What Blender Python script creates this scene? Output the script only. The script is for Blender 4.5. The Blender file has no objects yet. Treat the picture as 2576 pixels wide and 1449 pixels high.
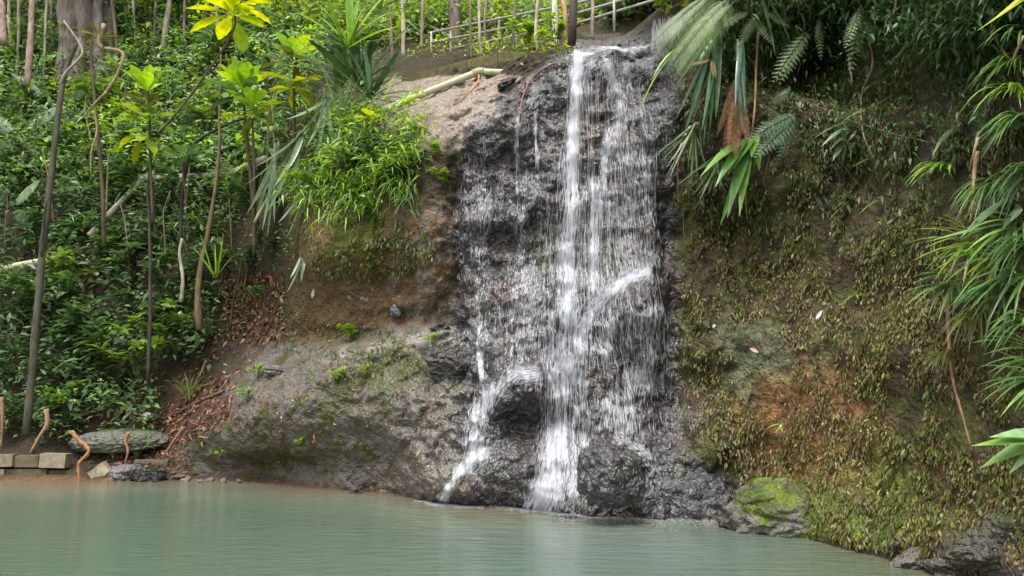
import bpy, math
import numpy as np
sc = bpy.context.scene
COL = sc.collection
# ------------------------------------------------------------------ camera
CAMZ, PITCH = 1.6, math.radians(7.24)
cam_d = bpy.data.cameras.new('camera'); cam = bpy.data.objects.new('camera', cam_d); COL.objects.link(cam)
cam.location = (0, 0, CAMZ); cam.rotation_euler = (math.radians(90) + PITCH, 0, 0)
cam_d.sensor_width = 36; cam_d.lens = 28.23; cam_d.clip_end = 400; cam_d.clip_start = 0.05
sc.camera = cam
# ------------------------------------------------------------------ sky, sun, exposure
SUN_EL, SUN_AZ = math.radians(66), math.radians(200)      # azimuth clockwise from +Y: behind the camera
w = bpy.data.worlds.new('World'); sc.world = w; w.use_nodes = True
nt = w.node_tree; nt.nodes.clear()
sky = nt.nodes.new('ShaderNodeTexSky'); sky.sky_type = 'NISHITA'; sky.sun_disc = False
sky.sun_elevation = SUN_EL; sky.sun_rotation = SUN_AZ; sky.dust_density = 4.0; sky.air_density = 1.0
hs = nt.nodes.new('ShaderNodeHueSaturation'); hs.inputs['Saturation'].default_value = 0.14   # cloud cover greys the sky
bg = nt.nodes.new('ShaderNodeBackground'); bg.inputs['Strength'].default_value = 0.15
wo = nt.nodes.new('ShaderNodeOutputWorld')
nt.links.new(sky.outputs[0], hs.inputs['Color']); nt.links.new(hs.outputs[0], bg.inputs[0]); nt.links.new(bg.outputs[0], wo.inputs[0])
sd = bpy.data.lights.new('sun', 'SUN'); sd.energy = 1.2; sd.angle = math.radians(22); sd.color = (1, .97, .92)
so = bpy.data.objects.new('sun', sd); COL.objects.link(so)
so.rotation_euler = (math.pi/2 - SUN_EL, 0, math.pi - SUN_AZ); so.location = (0, -5, 20)
sc.view_settings.view_transform = 'Standard'; sc.view_settings.look = 'None'
sc.view_settings.exposure = 1.15; sc.view_settings.gamma = 1
sc.cycles.max_bounces = 8; sc.cycles.transparent_max_bounces = 24
sc.cycles.diffuse_bounces = 3; sc.cycles.glossy_bounces = 3; sc.cycles.transmission_bounces = 4
sc.cycles.sample_clamp_indirect = 6
# ------------------------------------------------------------------ helpers
rng = np.random.default_rng(7)
F0, CX, CY = 803*2576/1024, 1288.0, 724.5                 # authoring grid: the photo at 2576 x 1449
cP, sP = math.cos(PITCH), math.sin(PITCH)
A = np.asarray
def ray(vx, vy):
    a = (A(vx, float) - CX)/F0; b = (CY - A(vy, float))/F0
    return np.stack([a, cP - b*sP, sP + b*cP], -1)
def at(vx, vy, Y):                                         # the point at distance Y along the line of sight
    d = ray(vx, vy); t = A(Y, float)/d[..., 1]
    return d*t[..., None] + A([0, 0, CAMZ])
def proj(p):
    x, y, z = p[..., 0], p[..., 1], p[..., 2] - CAMZ
    dep = y*cP + z*sP; up = -y*sP + z*cP
    return CX + F0*x/dep, CY - F0*up/dep
def unit(v): return v/np.maximum(np.linalg.norm(v, axis=-1, keepdims=True), 1e-9)
def _hash(ix, iy, iz, seed):
    h = (ix.astype(np.int64)*374761393 + iy.astype(np.int64)*668265263 + iz.astype(np.int64)*2147483647 + seed*1274126177) & 0xffffffff
    h = ((h ^ (h >> 13))*1274126177) & 0xffffffff
    return ((h ^ (h >> 16)) & 0xffff)/32767.5 - 1
def vnoise(p, seed=0):
    i = np.floor(p); f = p - i; f = f*f*(3 - 2*f); i = i.astype(np.int64)
    r = 0
    for dx in (0, 1):
        for dy in (0, 1):
            for dz in (0, 1):
                wt = (f[..., 0] if dx else 1 - f[..., 0])*(f[..., 1] if dy else 1 - f[..., 1])*(f[..., 2] if dz else 1 - f[..., 2])
                r = r + wt*_hash(i[..., 0] + dx, i[..., 1] + dy, i[..., 2] + dz, seed)
    return r
def fbm(p, oct=4, seed=0, gain=.5):
    r, a, s = 0, 1, 0
    for k in range(oct):
        r = r + a*vnoise(p*2.03**k + 17.3*k, seed + k); s += a; a *= gain
    return r/s
def worley(p, seed=0):
    i = np.floor(p).astype(np.int64); f = p - i; best = np.full(p.shape[:-1], 9.)
    for dx in (-1, 0, 1):
        for dy in (-1, 0, 1):
            for dz in (-1, 0, 1):
                a, b, c = i[..., 0] + dx, i[..., 1] + dy, i[..., 2] + dz
                q = (f[..., 0] - dx - .5 - .45*_hash(a, b, c, seed))**2 + (f[..., 1] - dy - .5 - .45*_hash(a, b, c, seed + 1))**2 + (f[..., 2] - dz - .5 - .45*_hash(a, b, c, seed + 2))**2
                best = np.minimum(best, q)
    return np.sqrt(best)
def sstep(a, b, x): t = np.clip((x - a)/(b - a), 0, 1); return t*t*(3 - 2*t)

class Geo:
    """collects vertices, quads, triangles and a colour per vertex; build() links them as one mesh object"""
    def __init__(s): s.v, s.q, s.t, s.c, s.n = [], [], [], [], 0
    def add(s, v, q=None, t=None, c=(1, 1, 1)):
        v = A(v, float).reshape(-1, 3); m = len(v)
        c = A(c, float); c = np.broadcast_to(c, (m, 3)) if c.ndim == 1 else c.reshape(-1, 3)
        s.v.append(v); s.c.append(c)
        if q is not None and len(q): s.q.append(A(q).reshape(-1, 4) + s.n)
        if t is not None and len(t): s.t.append(A(t).reshape(-1, 3) + s.n)
        s.n += m
    def mesh(s, name, mat, smooth=True, extra=None, origin=None):
        V = np.concatenate(s.v)
        if origin is not None: V = V - A(origin)
        C = np.concatenate(s.c)
        Q = np.concatenate(s.q) if s.q else np.zeros((0, 4), int); T = np.concatenate(s.t) if s.t else np.zeros((0, 3), int)
        me = bpy.data.meshes.new(name)
        me.vertices.add(len(V)); me.vertices.foreach_set('co', V.astype(np.float32).ravel())
        li = np.concatenate([Q.ravel(), T.ravel()]).astype(np.int32)
        me.loops.add(len(li)); me.loops.foreach_set('vertex_index', li)
        nq, ntri = len(Q), len(T)
        me.polygons.add(nq + ntri)
        st = np.concatenate([np.arange(nq)*4, nq*4 + np.arange(ntri)*3]).astype(np.int32)
        me.polygons.foreach_set('loop_start', st)
        me.polygons.foreach_set('use_smooth', np.full(nq + ntri, smooth))
        a = me.attributes.new('Col', 'FLOAT_COLOR', 'POINT')
        a.data.foreach_set('color', np.concatenate([C, np.ones((len(C), 1))], 1).astype(np.float32).ravel())
        for k, val in (extra or {}).items():
            b = me.attributes.new(k, 'FLOAT', 'POINT'); b.data.foreach_set('value', A(val).astype(np.float32).ravel())
        me.update(calc_edges=True); me.validate()
        me.materials.append(mat)
        return me
    def build(s, name, mat, parent=None, **k):
        o = bpy.data.objects.new(name, s.mesh(name, mat, **k)); COL.objects.link(o)
        if parent is not None: o.parent = parent
        return o
def tag(o, label=None, cat=None, group=None, kind=None):
    for k, v in (('label', label), ('category', cat), ('group', group), ('kind', kind)):
        if v: o[k] = v
    return o
def empty(name, loc=(0, 0, 0)):
    o = bpy.data.objects.new(name, None); COL.objects.link(o); o.location = tuple(loc); o.empty_display_size = .1
    return o
def copy_tree(o, parent=None):
    c = o.copy(); COL.objects.link(c)
    if parent is not None: c.parent = parent
    for ch in list(o.children): copy_tree(ch, c)
    return c

def leaves(g, P, D, U, L, W, col, prof=(.06, 1, .05), droop=0., fold=.18, flat=False):
    """N leaves at once: base P, direction D, upper side U, length L, width W, sag droop"""
    P = A(P, float).reshape(-1, 3); N = len(P)
    D = unit(np.broadcast_to(A(D, float), (N, 3))); U = np.broadcast_to(A(U, float), (N, 3))
    L = np.broadcast_to(A(L, float), (N,)); W = np.broadcast_to(A(W, float), (N,)); droop = np.broadcast_to(A(droop, float), (N,))
    S = np.cross(D, U); bad = np.linalg.norm(S, axis=1) < 1e-3; S[bad] = np.cross(D[bad], A([.3, .8, .5])); S = unit(S)
    Nn = np.cross(S, D)
    K = len(prof) - 1; pr = A(prof); s = np.linspace(0, 1, K + 1)
    ctr = P[:, None] + D[:, None]*(L[:, None]*s)[..., None]
    ctr[..., 2] -= (droop*L)[:, None]*s**2
    hw = (W[:, None]*pr/2)[..., None]
    up = Nn[:, None]*hw*fold
    l = ctr - S[:, None]*hw + up; r = ctr + S[:, None]*hw + up
    col = np.broadcast_to(A(col, float), (N, 3))
    if flat:
        v = np.stack([l, r], 2); M = 2
    else:
        v = np.stack([l, ctr, r], 2); M = 3
    base = (np.arange(N)*(K + 1)*M)[:, None, None]
    k = (np.arange(K)*M)[None, :, None]; m = np.arange(M - 1)[None, None]
    i0 = base + k + m
    q = np.stack([i0, i0 + 1, i0 + M + 1, i0 + M], -1)
    g.add(v.reshape(-1, 3), q.reshape(-1, 4), c=np.repeat(col, (K + 1)*M, 0))

def tube(g, pts, rad, col=(1, 1, 1), n=7, wob=0., sub=1, cap=True, seed=0):
    pts = A(pts, float)
    if sub > 1 and len(pts) > 2:                           # Catmull-Rom
        e = np.concatenate([[2*pts[0] - pts[1]], pts, [2*pts[-1] - pts[-2]]]); out = []
        for i in range(len(pts) - 1):
            p0, p1, p2, p3 = e[i:i + 4]
            for t in np.arange(sub)/sub:
                out.append(.5*(2*p1 + (p2 - p0)*t + (2*p0 - 5*p1 + 4*p2 - p3)*t**2 + (3*p1 - p0 - 3*p2 + p3)*t**3))
        rad = np.interp(np.linspace(0, 1, len(out) + 1), np.linspace(0, 1, len(np.atleast_1d(rad))), np.atleast_1d(rad)) if np.ndim(rad) else rad
        pts = A(out + [pts[-1]])
    n_p = len(pts); rad = np.interp(np.linspace(0, 1, n_p), np.linspace(0, 1, len(np.atleast_1d(rad))), np.atleast_1d(rad))
    T = unit(np.gradient(pts, axis=0))
    ref = A([.13, .98, .11]) if abs(T[0, 1]) < .8 else A([1., 0, .1])
    S = unit(np.cross(T, ref)); B = np.cross(T, S)
    an = np.arange(n)*2*math.pi/n
    ring = np.cos(an)[None, :, None]*S[:, None] + np.sin(an)[None, :, None]*B[:, None]
    R = np.broadcast_to(rad[:, None, None], (n_p, n, 1))
    v = pts[:, None] + ring*R
    if wob: v = v + ring*R*wob*vnoise(v*(1.1/np.maximum(rad.mean(), .004))*.5, seed)[..., None]
    i = (np.arange(n_p - 1)*n)[:, None]; j = np.arange(n)[None]; j2 = (j + 1) % n
    q = np.stack([i + j, i + j2, i + n + j2, i + n + j], -1).reshape(-1, 4)
    v = v.reshape(-1, 3); t = None
    if cap:
        v = np.concatenate([v, pts[:1], pts[-1:]]); a, b = n_p*n, n_p*n + 1; jj = np.arange(n); jk = (jj + 1) % n
        t = np.concatenate([np.stack([np.full(n, a), jk, jj], 1), np.stack([np.full(n, b), (n_p - 1)*n + jj, (n_p - 1)*n + jk], 1)])
    g.add(v, q, t, c=col)
def box(g, c, s, col=(1, 1, 1), ax=None):
    """box of size s about c, axes ax (rows); its eight corners cut"""
    ax = np.eye(3) if ax is None else A(ax)
    sg = A([[x, y, z] for x in (-1, 1) for y in (-1, 1) for z in (-1, 1)])
    v = A(c) + (sg*A(s)/2) @ ax
    g.add(v, [[0, 1, 3, 2], [4, 6, 7, 5], [0, 4, 5, 1], [2, 3, 7, 6], [0, 2, 6, 4], [1, 5, 7, 3]], c=col)
# ------------------------------------------------------------------ materials
def new_mat(name):
    m = bpy.data.materials.new(name); m.use_nodes = True; t = m.node_tree; t.nodes.clear()
    out = t.nodes.new('ShaderNodeOutputMaterial')
    def N(kind, **k):
        n = t.nodes.new('ShaderNode' + kind)
        for a, b in k.items():
            if a in n.inputs: n.inputs[a].default_value = b
            else: setattr(n, a, b)
        return n
    return m, t, N, out, t.links.new
def attr_col(N, link):
    a = N('Attribute'); a.attribute_name = 'Col'; return a
def leaf_material(name, trans=.35, rough=.38, spec=.5):
    m, t, N, out, link = new_mat(name)
    a = attr_col(N, link); tc = N('TexCoord'); nz = N('TexNoise', Scale=9., Detail=3.)
    link(tc.outputs['Object'], nz.inputs['Vector'])
    mr = N('MapRange'); mr.inputs[1].default_value = .3; mr.inputs[2].default_value = .7; mr.inputs[3].default_value = .7; mr.inputs[4].default_value = 1.25
    link(nz.outputs[0], mr.inputs[0])
    mx = N('VectorMath', operation='SCALE'); link(a.outputs['Color'], mx.inputs[0]); link(mr.outputs[0], mx.inputs['Scale'])
    p = N('BsdfPrincipled', Roughness=rough); p.inputs['Specular IOR Level'].default_value = spec
    link(mx.outputs[0], p.inputs['Base Color'])
    tr = N('BsdfTranslucent'); hs = N('HueSaturation'); hs.inputs['Hue'].default_value = .485; hs.inputs['Value'].default_value = 1.5; hs.inputs['Saturation'].default_value = 1.1
    link(mx.outputs[0], hs.inputs['Color']); link(hs.outputs[0], tr.inputs[0])
    s = N('MixShader'); s.inputs[0].default_value = trans
    link(p.outputs[0], s.inputs[1]); link(tr.outputs[0], s.inputs[2]); link(s.outputs[0], out.inputs[0])
    return m
def solid_material(name, rough=.8, scale=20., amp=.35, bump=.3, stretch=(1, 1, 1), spec=.3, detail=5., dist=.02):
    """vertex colour broken up by noise, with a bump"""
    m, t, N, out, link = new_mat(name)
    a = attr_col(N, link); tc = N('TexCoord'); mp = N('Mapping'); mp.inputs['Scale'].default_value = stretch
    link(tc.outputs['Object'], mp.inputs[0])
    nz = N('TexNoise', Scale=scale, Detail=detail, Roughness=.65); link(mp.outputs[0], nz.inputs['Vector'])
    mr = N('MapRange'); mr.inputs[1].default_value = .3; mr.inputs[2].default_value = .7; mr.inputs[3].default_value = 1 - amp; mr.inputs[4].default_value = 1 + amp
    link(nz.outputs[0], mr.inputs[0])
    mx = N('VectorMath', operation='SCALE'); link(a.outputs['Color'], mx.inputs[0]); link(mr.outputs[0], mx.inputs['Scale'])
    p = N('BsdfPrincipled', Roughness=rough); p.inputs['Specular IOR Level'].default_value = spec
    link(mx.outputs[0], p.inputs['Base Color'])
    b = N('Bump', Strength=bump, Distance=dist); link(nz.outputs[0], b.inputs['Height']); link(b.outputs[0], p.inputs['Normal'])
    link(p.outputs[0], out.inputs[0])
    return m
M_LEAF = leaf_material('leaf'); M_GLOSS = leaf_material('glossy_leaf', .28, .28, .6)
M_BARK = solid_material('bark', .85, 14, .45, .6, (1, 1, .25))
M_DEAD = solid_material('dead_leaf', .8, 25, .4, .3)
M_CONC = solid_material('weathered_concrete', .9, 9, .4, .5)
M_PVC = solid_material('dirty_plastic_pipe', .45, 7, .25, .1)
M_METAL = solid_material('painted_rail', .5, 12, .3, .15)
# ------------------------------------------------------------------ the land: one height field y = F(x, z), split into hillside, rock and bank
def wl(px, py):                                            # a point of the waterline
    d = ray(px, py); t = -CAMZ/d[2]; return d[1]*t
K = 2576/1024
CP = []
for px, py in [(-500,481),(-250,481),(-100,481),(0,481),(100,482),(160,480),(199,479),(260,482),(318,487),(397,493),(437,499),(529,507),(588,516),(660,519),(755,521),(827,545),(900,563),(960,580),(1060,605),(1250,645)]:
    CP.append((px, py, wl(px*K, py*K)))
CP += [(-500,440,15.2),(-500,300,17),(-500,150,20),(-500,0,24),(-500,-80,27),(-250,450,15.2),(-250,330,17),(-250,250,18),(-250,150,20.5),(-250,50,23),(-250,-80,27),
 (0,465,14.9),(0,440,15.6),(0,400,16.3),(0,330,17.5),(0,250,19),(0,150,21.5),(0,50,24),(0,-80,28),(100,460,15),(100,445,15.6),(100,400,16.5),(100,330,17.5),(100,250,18.8),(100,150,21),(100,50,23.5),(100,-80,28),
 (200,330,17),(200,250,18),(200,150,20),(200,50,23),(200,-80,27),(280,250,15.4),(280,200,16),(290,150,17.5),(300,80,20),(300,0,23.5),(300,-80,27),
 (190,402,16),(215,372,16.2),(250,330,16.4),(258,300,16.6),(160,440,15.6),
 (175,460,14.9),(200,435,14.8),(235,400,14.9),(262,358,14.9),(300,347,14.2),(330,352,13.5),(380,335,13.1),(430,325,12.7),(250,440,14.2),(300,425,13.6),(320,400,13.4),(380,400,12.8),(400,450,12.5),(430,400,12.3),(430,460,12.2),(320,455,13.3),
 (310,330,14.2),(350,322,13.5),(400,308,13.1),(440,300,12.7),(310,260,13.6),(350,260,13.1),(400,260,12.7),(445,250,12.5),(300,210,14.2),(340,200,13.4),(400,200,12.8),(445,180,12.6),(330,150,14.5),(400,150,13.1),(445,140,12.8),
 (381,115,14),(440,110,13.2),(420,88,14.6),(479,76,14),(470,95,13.4),(500,80,13.4),(300,120,17),(350,95,16),(400,70,16.5),(420,50,19),(430,20,24),(430,-60,27.5),
 (434,58,20),(500,45,18.5),(571,36,17),(560,50,13.8),(596,51,12.6),(640,48,12.6),(620,44,14.5),(650,35,15.5),(600,40,16),(600,22,20),(600,0,24),(600,-60,27.5),(520,22,22),(520,0,25),(520,-60,28),(660,30,16),(660,15,17.5),(665,0,20),(660,-60,26),
 (470,100,13.1),(520,75,12.8),(560,60,12.5),(600,57,12.2),(650,62,12.1),(480,130,12.5),(540,100,12.15),(600,90,11.95),(660,90,11.8),(480,200,12.3),(540,200,12.0),(600,200,11.8),(660,200,11.5),(470,280,12.2),(540,280,11.8),(600,270,11.65),(650,290,11.3),(480,340,12.0),(540,350,11.6),(600,350,11.4),(660,350,11.1),(500,400,11.7),(540,430,11.4),(600,430,11.0),(650,430,10.8),(470,460,12.0),
 (695,60,11.2),(690,150,11.15),(690,250,11.2),(690,330,11.1),(700,400,10.7),(720,450,10.4),(750,480,10.3),(705,20,11.2),(705,-40,11.2),(720,100,10.6),(760,200,10.4),(760,300,10.5),(760,400,10.1),(790,450,9.7),(820,500,9.1),(850,530,8.4),
 (800,0,9.8),(800,100,9.9),(850,30,9.9),(850,200,9.4),(850,300,9.3),(850,400,9.1),(870,470,8.7),(920,0,8.7),(920,100,8.6),(920,200,8.4),(920,300,8.3),(920,400,8.1),(920,500,7.9),
 (1010,0,7.3),(1010,100,7.3),(1010,200,7.2),(1010,300,7.1),(1010,400,7.0),(1010,500,6.8),(1010,560,6.5),(1150,0,6.2),(1150,300,6),(1150,550,5.6),(1300,0,5.2),(1300,300,5),(1300,600,4.7),
 (720,-60,10.8),(700,-150,13),(850,-100,9.9),(850,-220,12),(1000,-100,7.5),(1000,-250,10),(1250,-200,7)]
CP = A(CP, float); cw = at(CP[:, 0]*K, CP[:, 1]*K, CP[:, 2])
cxz = cw[:, [0, 2]]; cxz[:, 1] = np.maximum(cxz[:, 1], 0)
dm = np.linalg.norm(cxz[:, None] - cxz[None], axis=-1)
n_ = len(cxz); Mx = np.zeros((n_ + 3, n_ + 3)); Mx[:n_, :n_] = dm - .02*np.eye(n_)
Mx[:n_, n_] = 1; Mx[:n_, n_ + 1:] = cxz; Mx[n_, :n_] = 1; Mx[n_ + 1:, :n_] = cxz.T
sol = np.linalg.solve(Mx, np.concatenate([cw[:, 1], np.zeros(3)]))
XS = np.concatenate([np.arange(-26, -7, .1), np.arange(-7, -4.6, .045), np.arange(-4.6, 3.3, .022), np.arange(3.3, 6.6, .035), np.arange(6.6, 10, .08)])
ZS = np.concatenate([np.arange(-1.3, -.1, .06), np.arange(-.1, 7.6, .024), np.arange(7.6, 8.4, .05), np.arange(8.4, 20, .09)])
GX, GZ = np.meshgrid(XS, ZS)                               # rows: z
q_ = np.stack([GX.ravel(), np.maximum(GZ.ravel(), 0)], 1)
Fb = np.zeros(len(q_))
for i in range(0, len(q_), 20000):
    b = q_[i:i + 20000]
    Fb[i:i + 20000] = np.linalg.norm(b[:, None] - cxz[None], axis=-1) @ sol[:n_] + sol[n_] + b @ sol[n_ + 1:]
F = Fb.reshape(GX.shape) - np.maximum(-GZ, 0)*.7
F = np.clip(F, 2.5, 40)
# smooth the cone tips a little
for _ in range(3):
    F[1:-1, 1:-1] = (F[1:-1, 1:-1]*4 + F[:-2, 1:-1] + F[2:, 1:-1] + F[1:-1, :-2] + F[1:-1, 2:])/8
vx, vy = proj(np.stack([GX, F, GZ], -1))
def blob(cx, cy, rx, ry, p=2.): return np.exp(-(np.abs((vx - cx)/rx)**p + np.abs((vy - cy)/ry)**p))
# ledges, humps and hollows (towards the viewer is negative)
for cx, cy, rx, ry, amt in [
    (1310,985,75,60,-.42),(1260,1190,170,75,-.5),(1130,1215,120,50,-.25),(1600,760,75,95,-.5),(1560,830,110,120,-.25),(1240,560,75,35,-.22),(1245,600,60,28,.28),
    (1360,520,45,40,-.2),(1365,580,42,60,.15),(1215,340,90,70,-.25),(1250,395,60,50,.25),(1390,330,60,90,.22),(1620,215,90,40,.2),(1660,300,50,120,-.2),(1330,760,150,60,-.22),(1290,880,90,70,-.18),
    (1430,1050,60,110,.22),(1340,1060,70,50,.25),(1180,760,60,90,.15),(1500,160,140,40,-.2),
    (1690,900,45,240,.38),(1140,600,30,230,.22),(1100,620,45,250,-.28),(1700,520,40,160,.3),
    (690,1180,150,32,.35),(870,1010,260,100,-.42),(640,1060,150,90,-.3),(1110,1090,120,100,-.2),(1040,800,110,26,.25),(870,845,110,22,.25),(960,880,170,30,-.12),(1150,830,40,25,.15),
    (1850,560,120,60,.3),(1960,650,110,70,.22),(2200,420,110,60,.3),(2230,120,210,120,1.3),(2000,160,120,80,.3),(2150,900,260,120,-.2),(1850,830,150,90,-.25),(1770,960,45,50,.25),
    (2080,1250,160,70,-.15),(2240,1290,40,70,.3),(2450,900,120,140,.3),(2350,760,110,90,-.15),(1960,1180,90,60,.1),(1900,1330,60,40,.3),
    (850,620,120,70,-.2),(950,700,110,70,.15),(880,800,90,50,.12),(1000,780,50,40,-.1)]:
    F += amt*blob(cx, cy, rx, ry, 2.6)
near = sstep(24, 10, F)
P3 = np.stack([GX, F*.7, GZ], -1)
rocky = sstep(900, 1150, vx)*sstep(1780, 1650, vx)
F += fbm(P3*.9, 4, 3)*.22*(.6 + .4*near)
rid = 1 - np.abs(fbm(P3*A([2.6, 2.6, 2.2]) + 9, 4, 11, .55))*2
F += -rid*.075*near*(.5 + .7*rocky)
F += fbm(P3*7.5, 3, 21)*.05*near*(.8 + .5*rocky) + fbm(P3*19, 2, 31)*.02*near
wrp = P3 + .12*np.stack([vnoise(P3*4, 201), vnoise(P3*4, 202), vnoise(P3*4, 203)], -1)
lump = np.zeros_like(F); nr = near > .05
lw = sstep(430, 560, vx + (1130 - vy)*-.3)*sstep(1960, 1700, vx)*sstep(760, 830, vy + np.clip(vx - 1090, 0, 60)*12)
wv_ = worley(wrp[nr]*A([2.7, 2.7, 2.9]), 211); w2_ = worley(wrp[nr]*8.5, 221)
lump[nr] = (wv_ - .5)*.24*(.35 + .65*sstep(850, 1120, vx[nr])) + (w2_ - .5)*.075*(.6 + .4*sstep(850, 1120, vx[nr]))
sbk = sstep(760, 880, vx)*sstep(1160, 1130, vx)*sstep(560, 640, vy)*sstep(860, 800, vy)
F += lump*np.maximum(lw, .75*sbk)
# hanging ribs of the mossy bank run downwards
bankw = sstep(1690, 1800, vx)
F += bankw*(fbm(np.stack([GX*3.2, F*1.2, GZ*.9], -1), 4, 41)*.16 + fbm(np.stack([GX*9, F*3, GZ*4], -1), 3, 44)*.05)
bk = (bankw > .02) & (F < 13)
Lb = np.zeros_like(F); pb = wrp[bk]*A([5.5, 5.5, 3.2]); Lb[bk] = (worley(pb, 231) - .5)*.13 + (worley(wrp[bk]*A([12, 12, 8]), 241) - .5)*.05
F += bankw*Lb
vx, vy = proj(np.stack([GX, F, GZ], -1))
Fx = np.gradient(F, XS, axis=1); Fz = np.gradient(F, ZS, axis=0)
def grid_at(G, x, z):
    x = A(x, float); z = A(z, float)
    i = np.clip(np.searchsorted(XS, x) - 1, 0, len(XS) - 2); j = np.clip(np.searchsorted(ZS, z) - 1, 0, len(ZS) - 2)
    u = np.clip((x - XS[i])/(XS[i + 1] - XS[i]), 0, 1); v = np.clip((z - ZS[j])/(ZS[j + 1] - ZS[j]), 0, 1)
    return (G[j, i]*(1 - u) + G[j, i + 1]*u)*(1 - v) + (G[j + 1, i]*(1 - u) + G[j + 1, i + 1]*u)*v
def Fat(x, z): return grid_at(F, x, z)
def nrm(x, z): return unit(np.stack([grid_at(Fx, x, z), -np.ones_like(A(x, float)), grid_at(Fz, x, z)], -1))
def hit(px, py):
    """where the line of sight meets the land: points (N,3), normals"""
    px = np.atleast_1d(A(px, float)); py = np.atleast_1d(A(py, float)); d = ray(px, py)
    tp = np.zeros(len(px)); fp = np.full(len(px), -9.); done = np.zeros(len(px), bool); res = np.full(len(px), 30.)
    for t in np.arange(3.0, 34, .06):
        p = d*t + A([0, 0, CAMZ]); f = p[:, 1] - Fat(p[:, 0], p[:, 2])
        new = (~done) & (f >= 0)
        res[new] = (t - .06*f/np.maximum(f - fp, 1e-6))[new]; done |= new; fp = f
        if done.all(): break
    p = d*res[:, None] + A([0, 0, CAMZ])
    return p, nrm(p[:, 0], p[:, 2])
def hit1(px, py):
    p, n = hit(px, py); return p[0], n[0]
def ragged(m): return m
# --- what the ground is made of, place by place: base colour, wetness
def mixc(c, k, m): m = A(m, float); return c*(1 - m[..., None]) + A(k)*m[..., None]
soil = A([.045, .034, .022]); rockc = A([.105, .098, .098]); brown = A([.10, .062, .032]); moss = A([.085, .10, .018]); dmoss = A([.085, .09, .026])
C = np.broadcast_to(soil, GX.shape + (3,)).copy()
n0_ = fbm(P3*5, 4, 301); rag = lambda m: sstep(.28, .62, m*(1 + 0) + .38*n0_*(m > .02))
n1 = fbm(P3*1.7, 4, 51); n2 = fbm(P3*4.1, 4, 61); n3 = fbm(P3*11, 3, 71)
C = mixc(C, [.035, .04, .016], sstep(0, .4, n2)*.6)
soilbank = sstep(690, 790, vx)*sstep(1160, 1120, vx)*sstep(480, 540, vy)*sstep(900, 850, vy)
C = mixc(C, brown*A([1.3, 1.35, 1.35]), soilbank)
C = mixc(C, moss, soilbank*rag(np.clip(blob(880, 590, 150, 90) + .8*blob(880, 850, 120, 40) + n2*.7 - .2, 0, 1))*.75)
C = mixc(C, [.14, .125, .11], soilbank*sstep(930, 1060, vx + n2*60)*sstep(.0, .4, n0_ + .2)*.8)
# rock: the fall, the ramp, the slab beside the pipe
lim_ = np.where(vy < 340, 1150 + (340 - vy)*1.25, 1150) + n2*40 + n0_*34
rk = np.clip(sstep(-12, 14, vx - lim_)*sstep(1735, 1690, vx + n2*30), 0, 1)*sstep(60, 120, vy + n2*10 + (vx < 1250)*60)
ramp = np.clip(sstep(430, 520, vx + (1130 - vy)*-.45 + n2*30), 0, 1)*sstep(1010 - 130, 1010, vy + sstep(560, 1100, vx)*150 + n2*20)*sstep(1760, 1690, vx)
ramp = np.maximum(ramp*(vy > 820), sstep(600, 640, vx)*sstep(850, 880, vy)*sstep(1720, 1690, vx))
slab = np.clip(blob(1090, 280, 170, 110, 4) + blob(1200, 230, 130, 70, 4), 0, 1)*sstep(170, 210, vy)
lowr = sstep(1600, 1660, vx)*sstep(1940, 1880, vx)*sstep(1090, 1140, vy - np.clip(vx - 1700, 0, 400)*.55)
C = mixc(C, rockc*A([.42, .39, .38]), np.clip(rk, 0, 1)); C = mixc(C, rockc*A([1.2, 1.12, .95])*(1 + .9*np.exp(-((vy - (905 - (vx - 830)*.24))/22)**2)*sstep(800, 860, vx))[..., None], np.clip(ramp - rk, 0, 1))  # ramp crest: its lit edge painted in as a paler stripe
C = mixc(C, [.26, .215, .175], rag(np.clip(slab - rk*.8, 0, 1))); C = mixc(C, rockc*.5, lowr)
C = mixc(C, [.095, .055, .035], np.clip(ramp + rk, 0, 1)*sstep(.1, .5, n1)*.55)
C = mixc(C, [.085, .07, .04], np.clip(ramp - rk, 0, 1)*sstep(-.05, .4, n0_ + n1*.5)*.6)
C = mixc(C, moss*.7, np.clip(ramp - rk, 0, 1)*sstep(.05, .5, n2 + n0_*.4 + .5*blob(960, 950, 130, 70) + .35*blob(1000, 920, 160, 50) + .3*blob(660, 1150, 130, 60))*.85)
C = mixc(C, moss, rk*np.clip(blob(1370, 640, 40, 60) + blob(1500, 640, 60, 60)*.6, 0, 1)*.5)
# mossy bank
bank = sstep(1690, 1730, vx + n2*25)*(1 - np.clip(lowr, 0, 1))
C = mixc(C, [.068, .047, .025], bank); C = mixc(C, [.06, .044, .026], bank*sstep(640, 380, vy + n2*60)*.85)  # upper bank darkened: shade of the overhang put into the colour
C = mixc(C, dmoss, bank*sstep(-.25, .35, n2 + n3*.6)*.8)
C = mixc(C, [.21, .105, .042], bank*rag(np.clip(blob(2010, 1020, 170, 130) + blob(2080, 1180, 200, 130)*.8 + n1*.4, 0, 1))*.75)
C = mixc(C, [.12, .135, .075], bank*sstep(.25, .75, np.clip(blob(1890, 890, 130, 110) + n0_*.45 + n2*.3, 0, 1))*.6)
C = mixc(C, [.10, .16, .02], bank*np.clip(blob(2120, 1290, 150, 85, 3) + blob(2230, 1150, 70, 120)*.6 + n2*.3, 0, 1)*sstep(1000, 1150, vy)*.9)
C = mixc(C, rockc*.9, bank*sstep(1300, 1400, vy - (2450 - vx)*.25 + n2*60)*.9)
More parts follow.
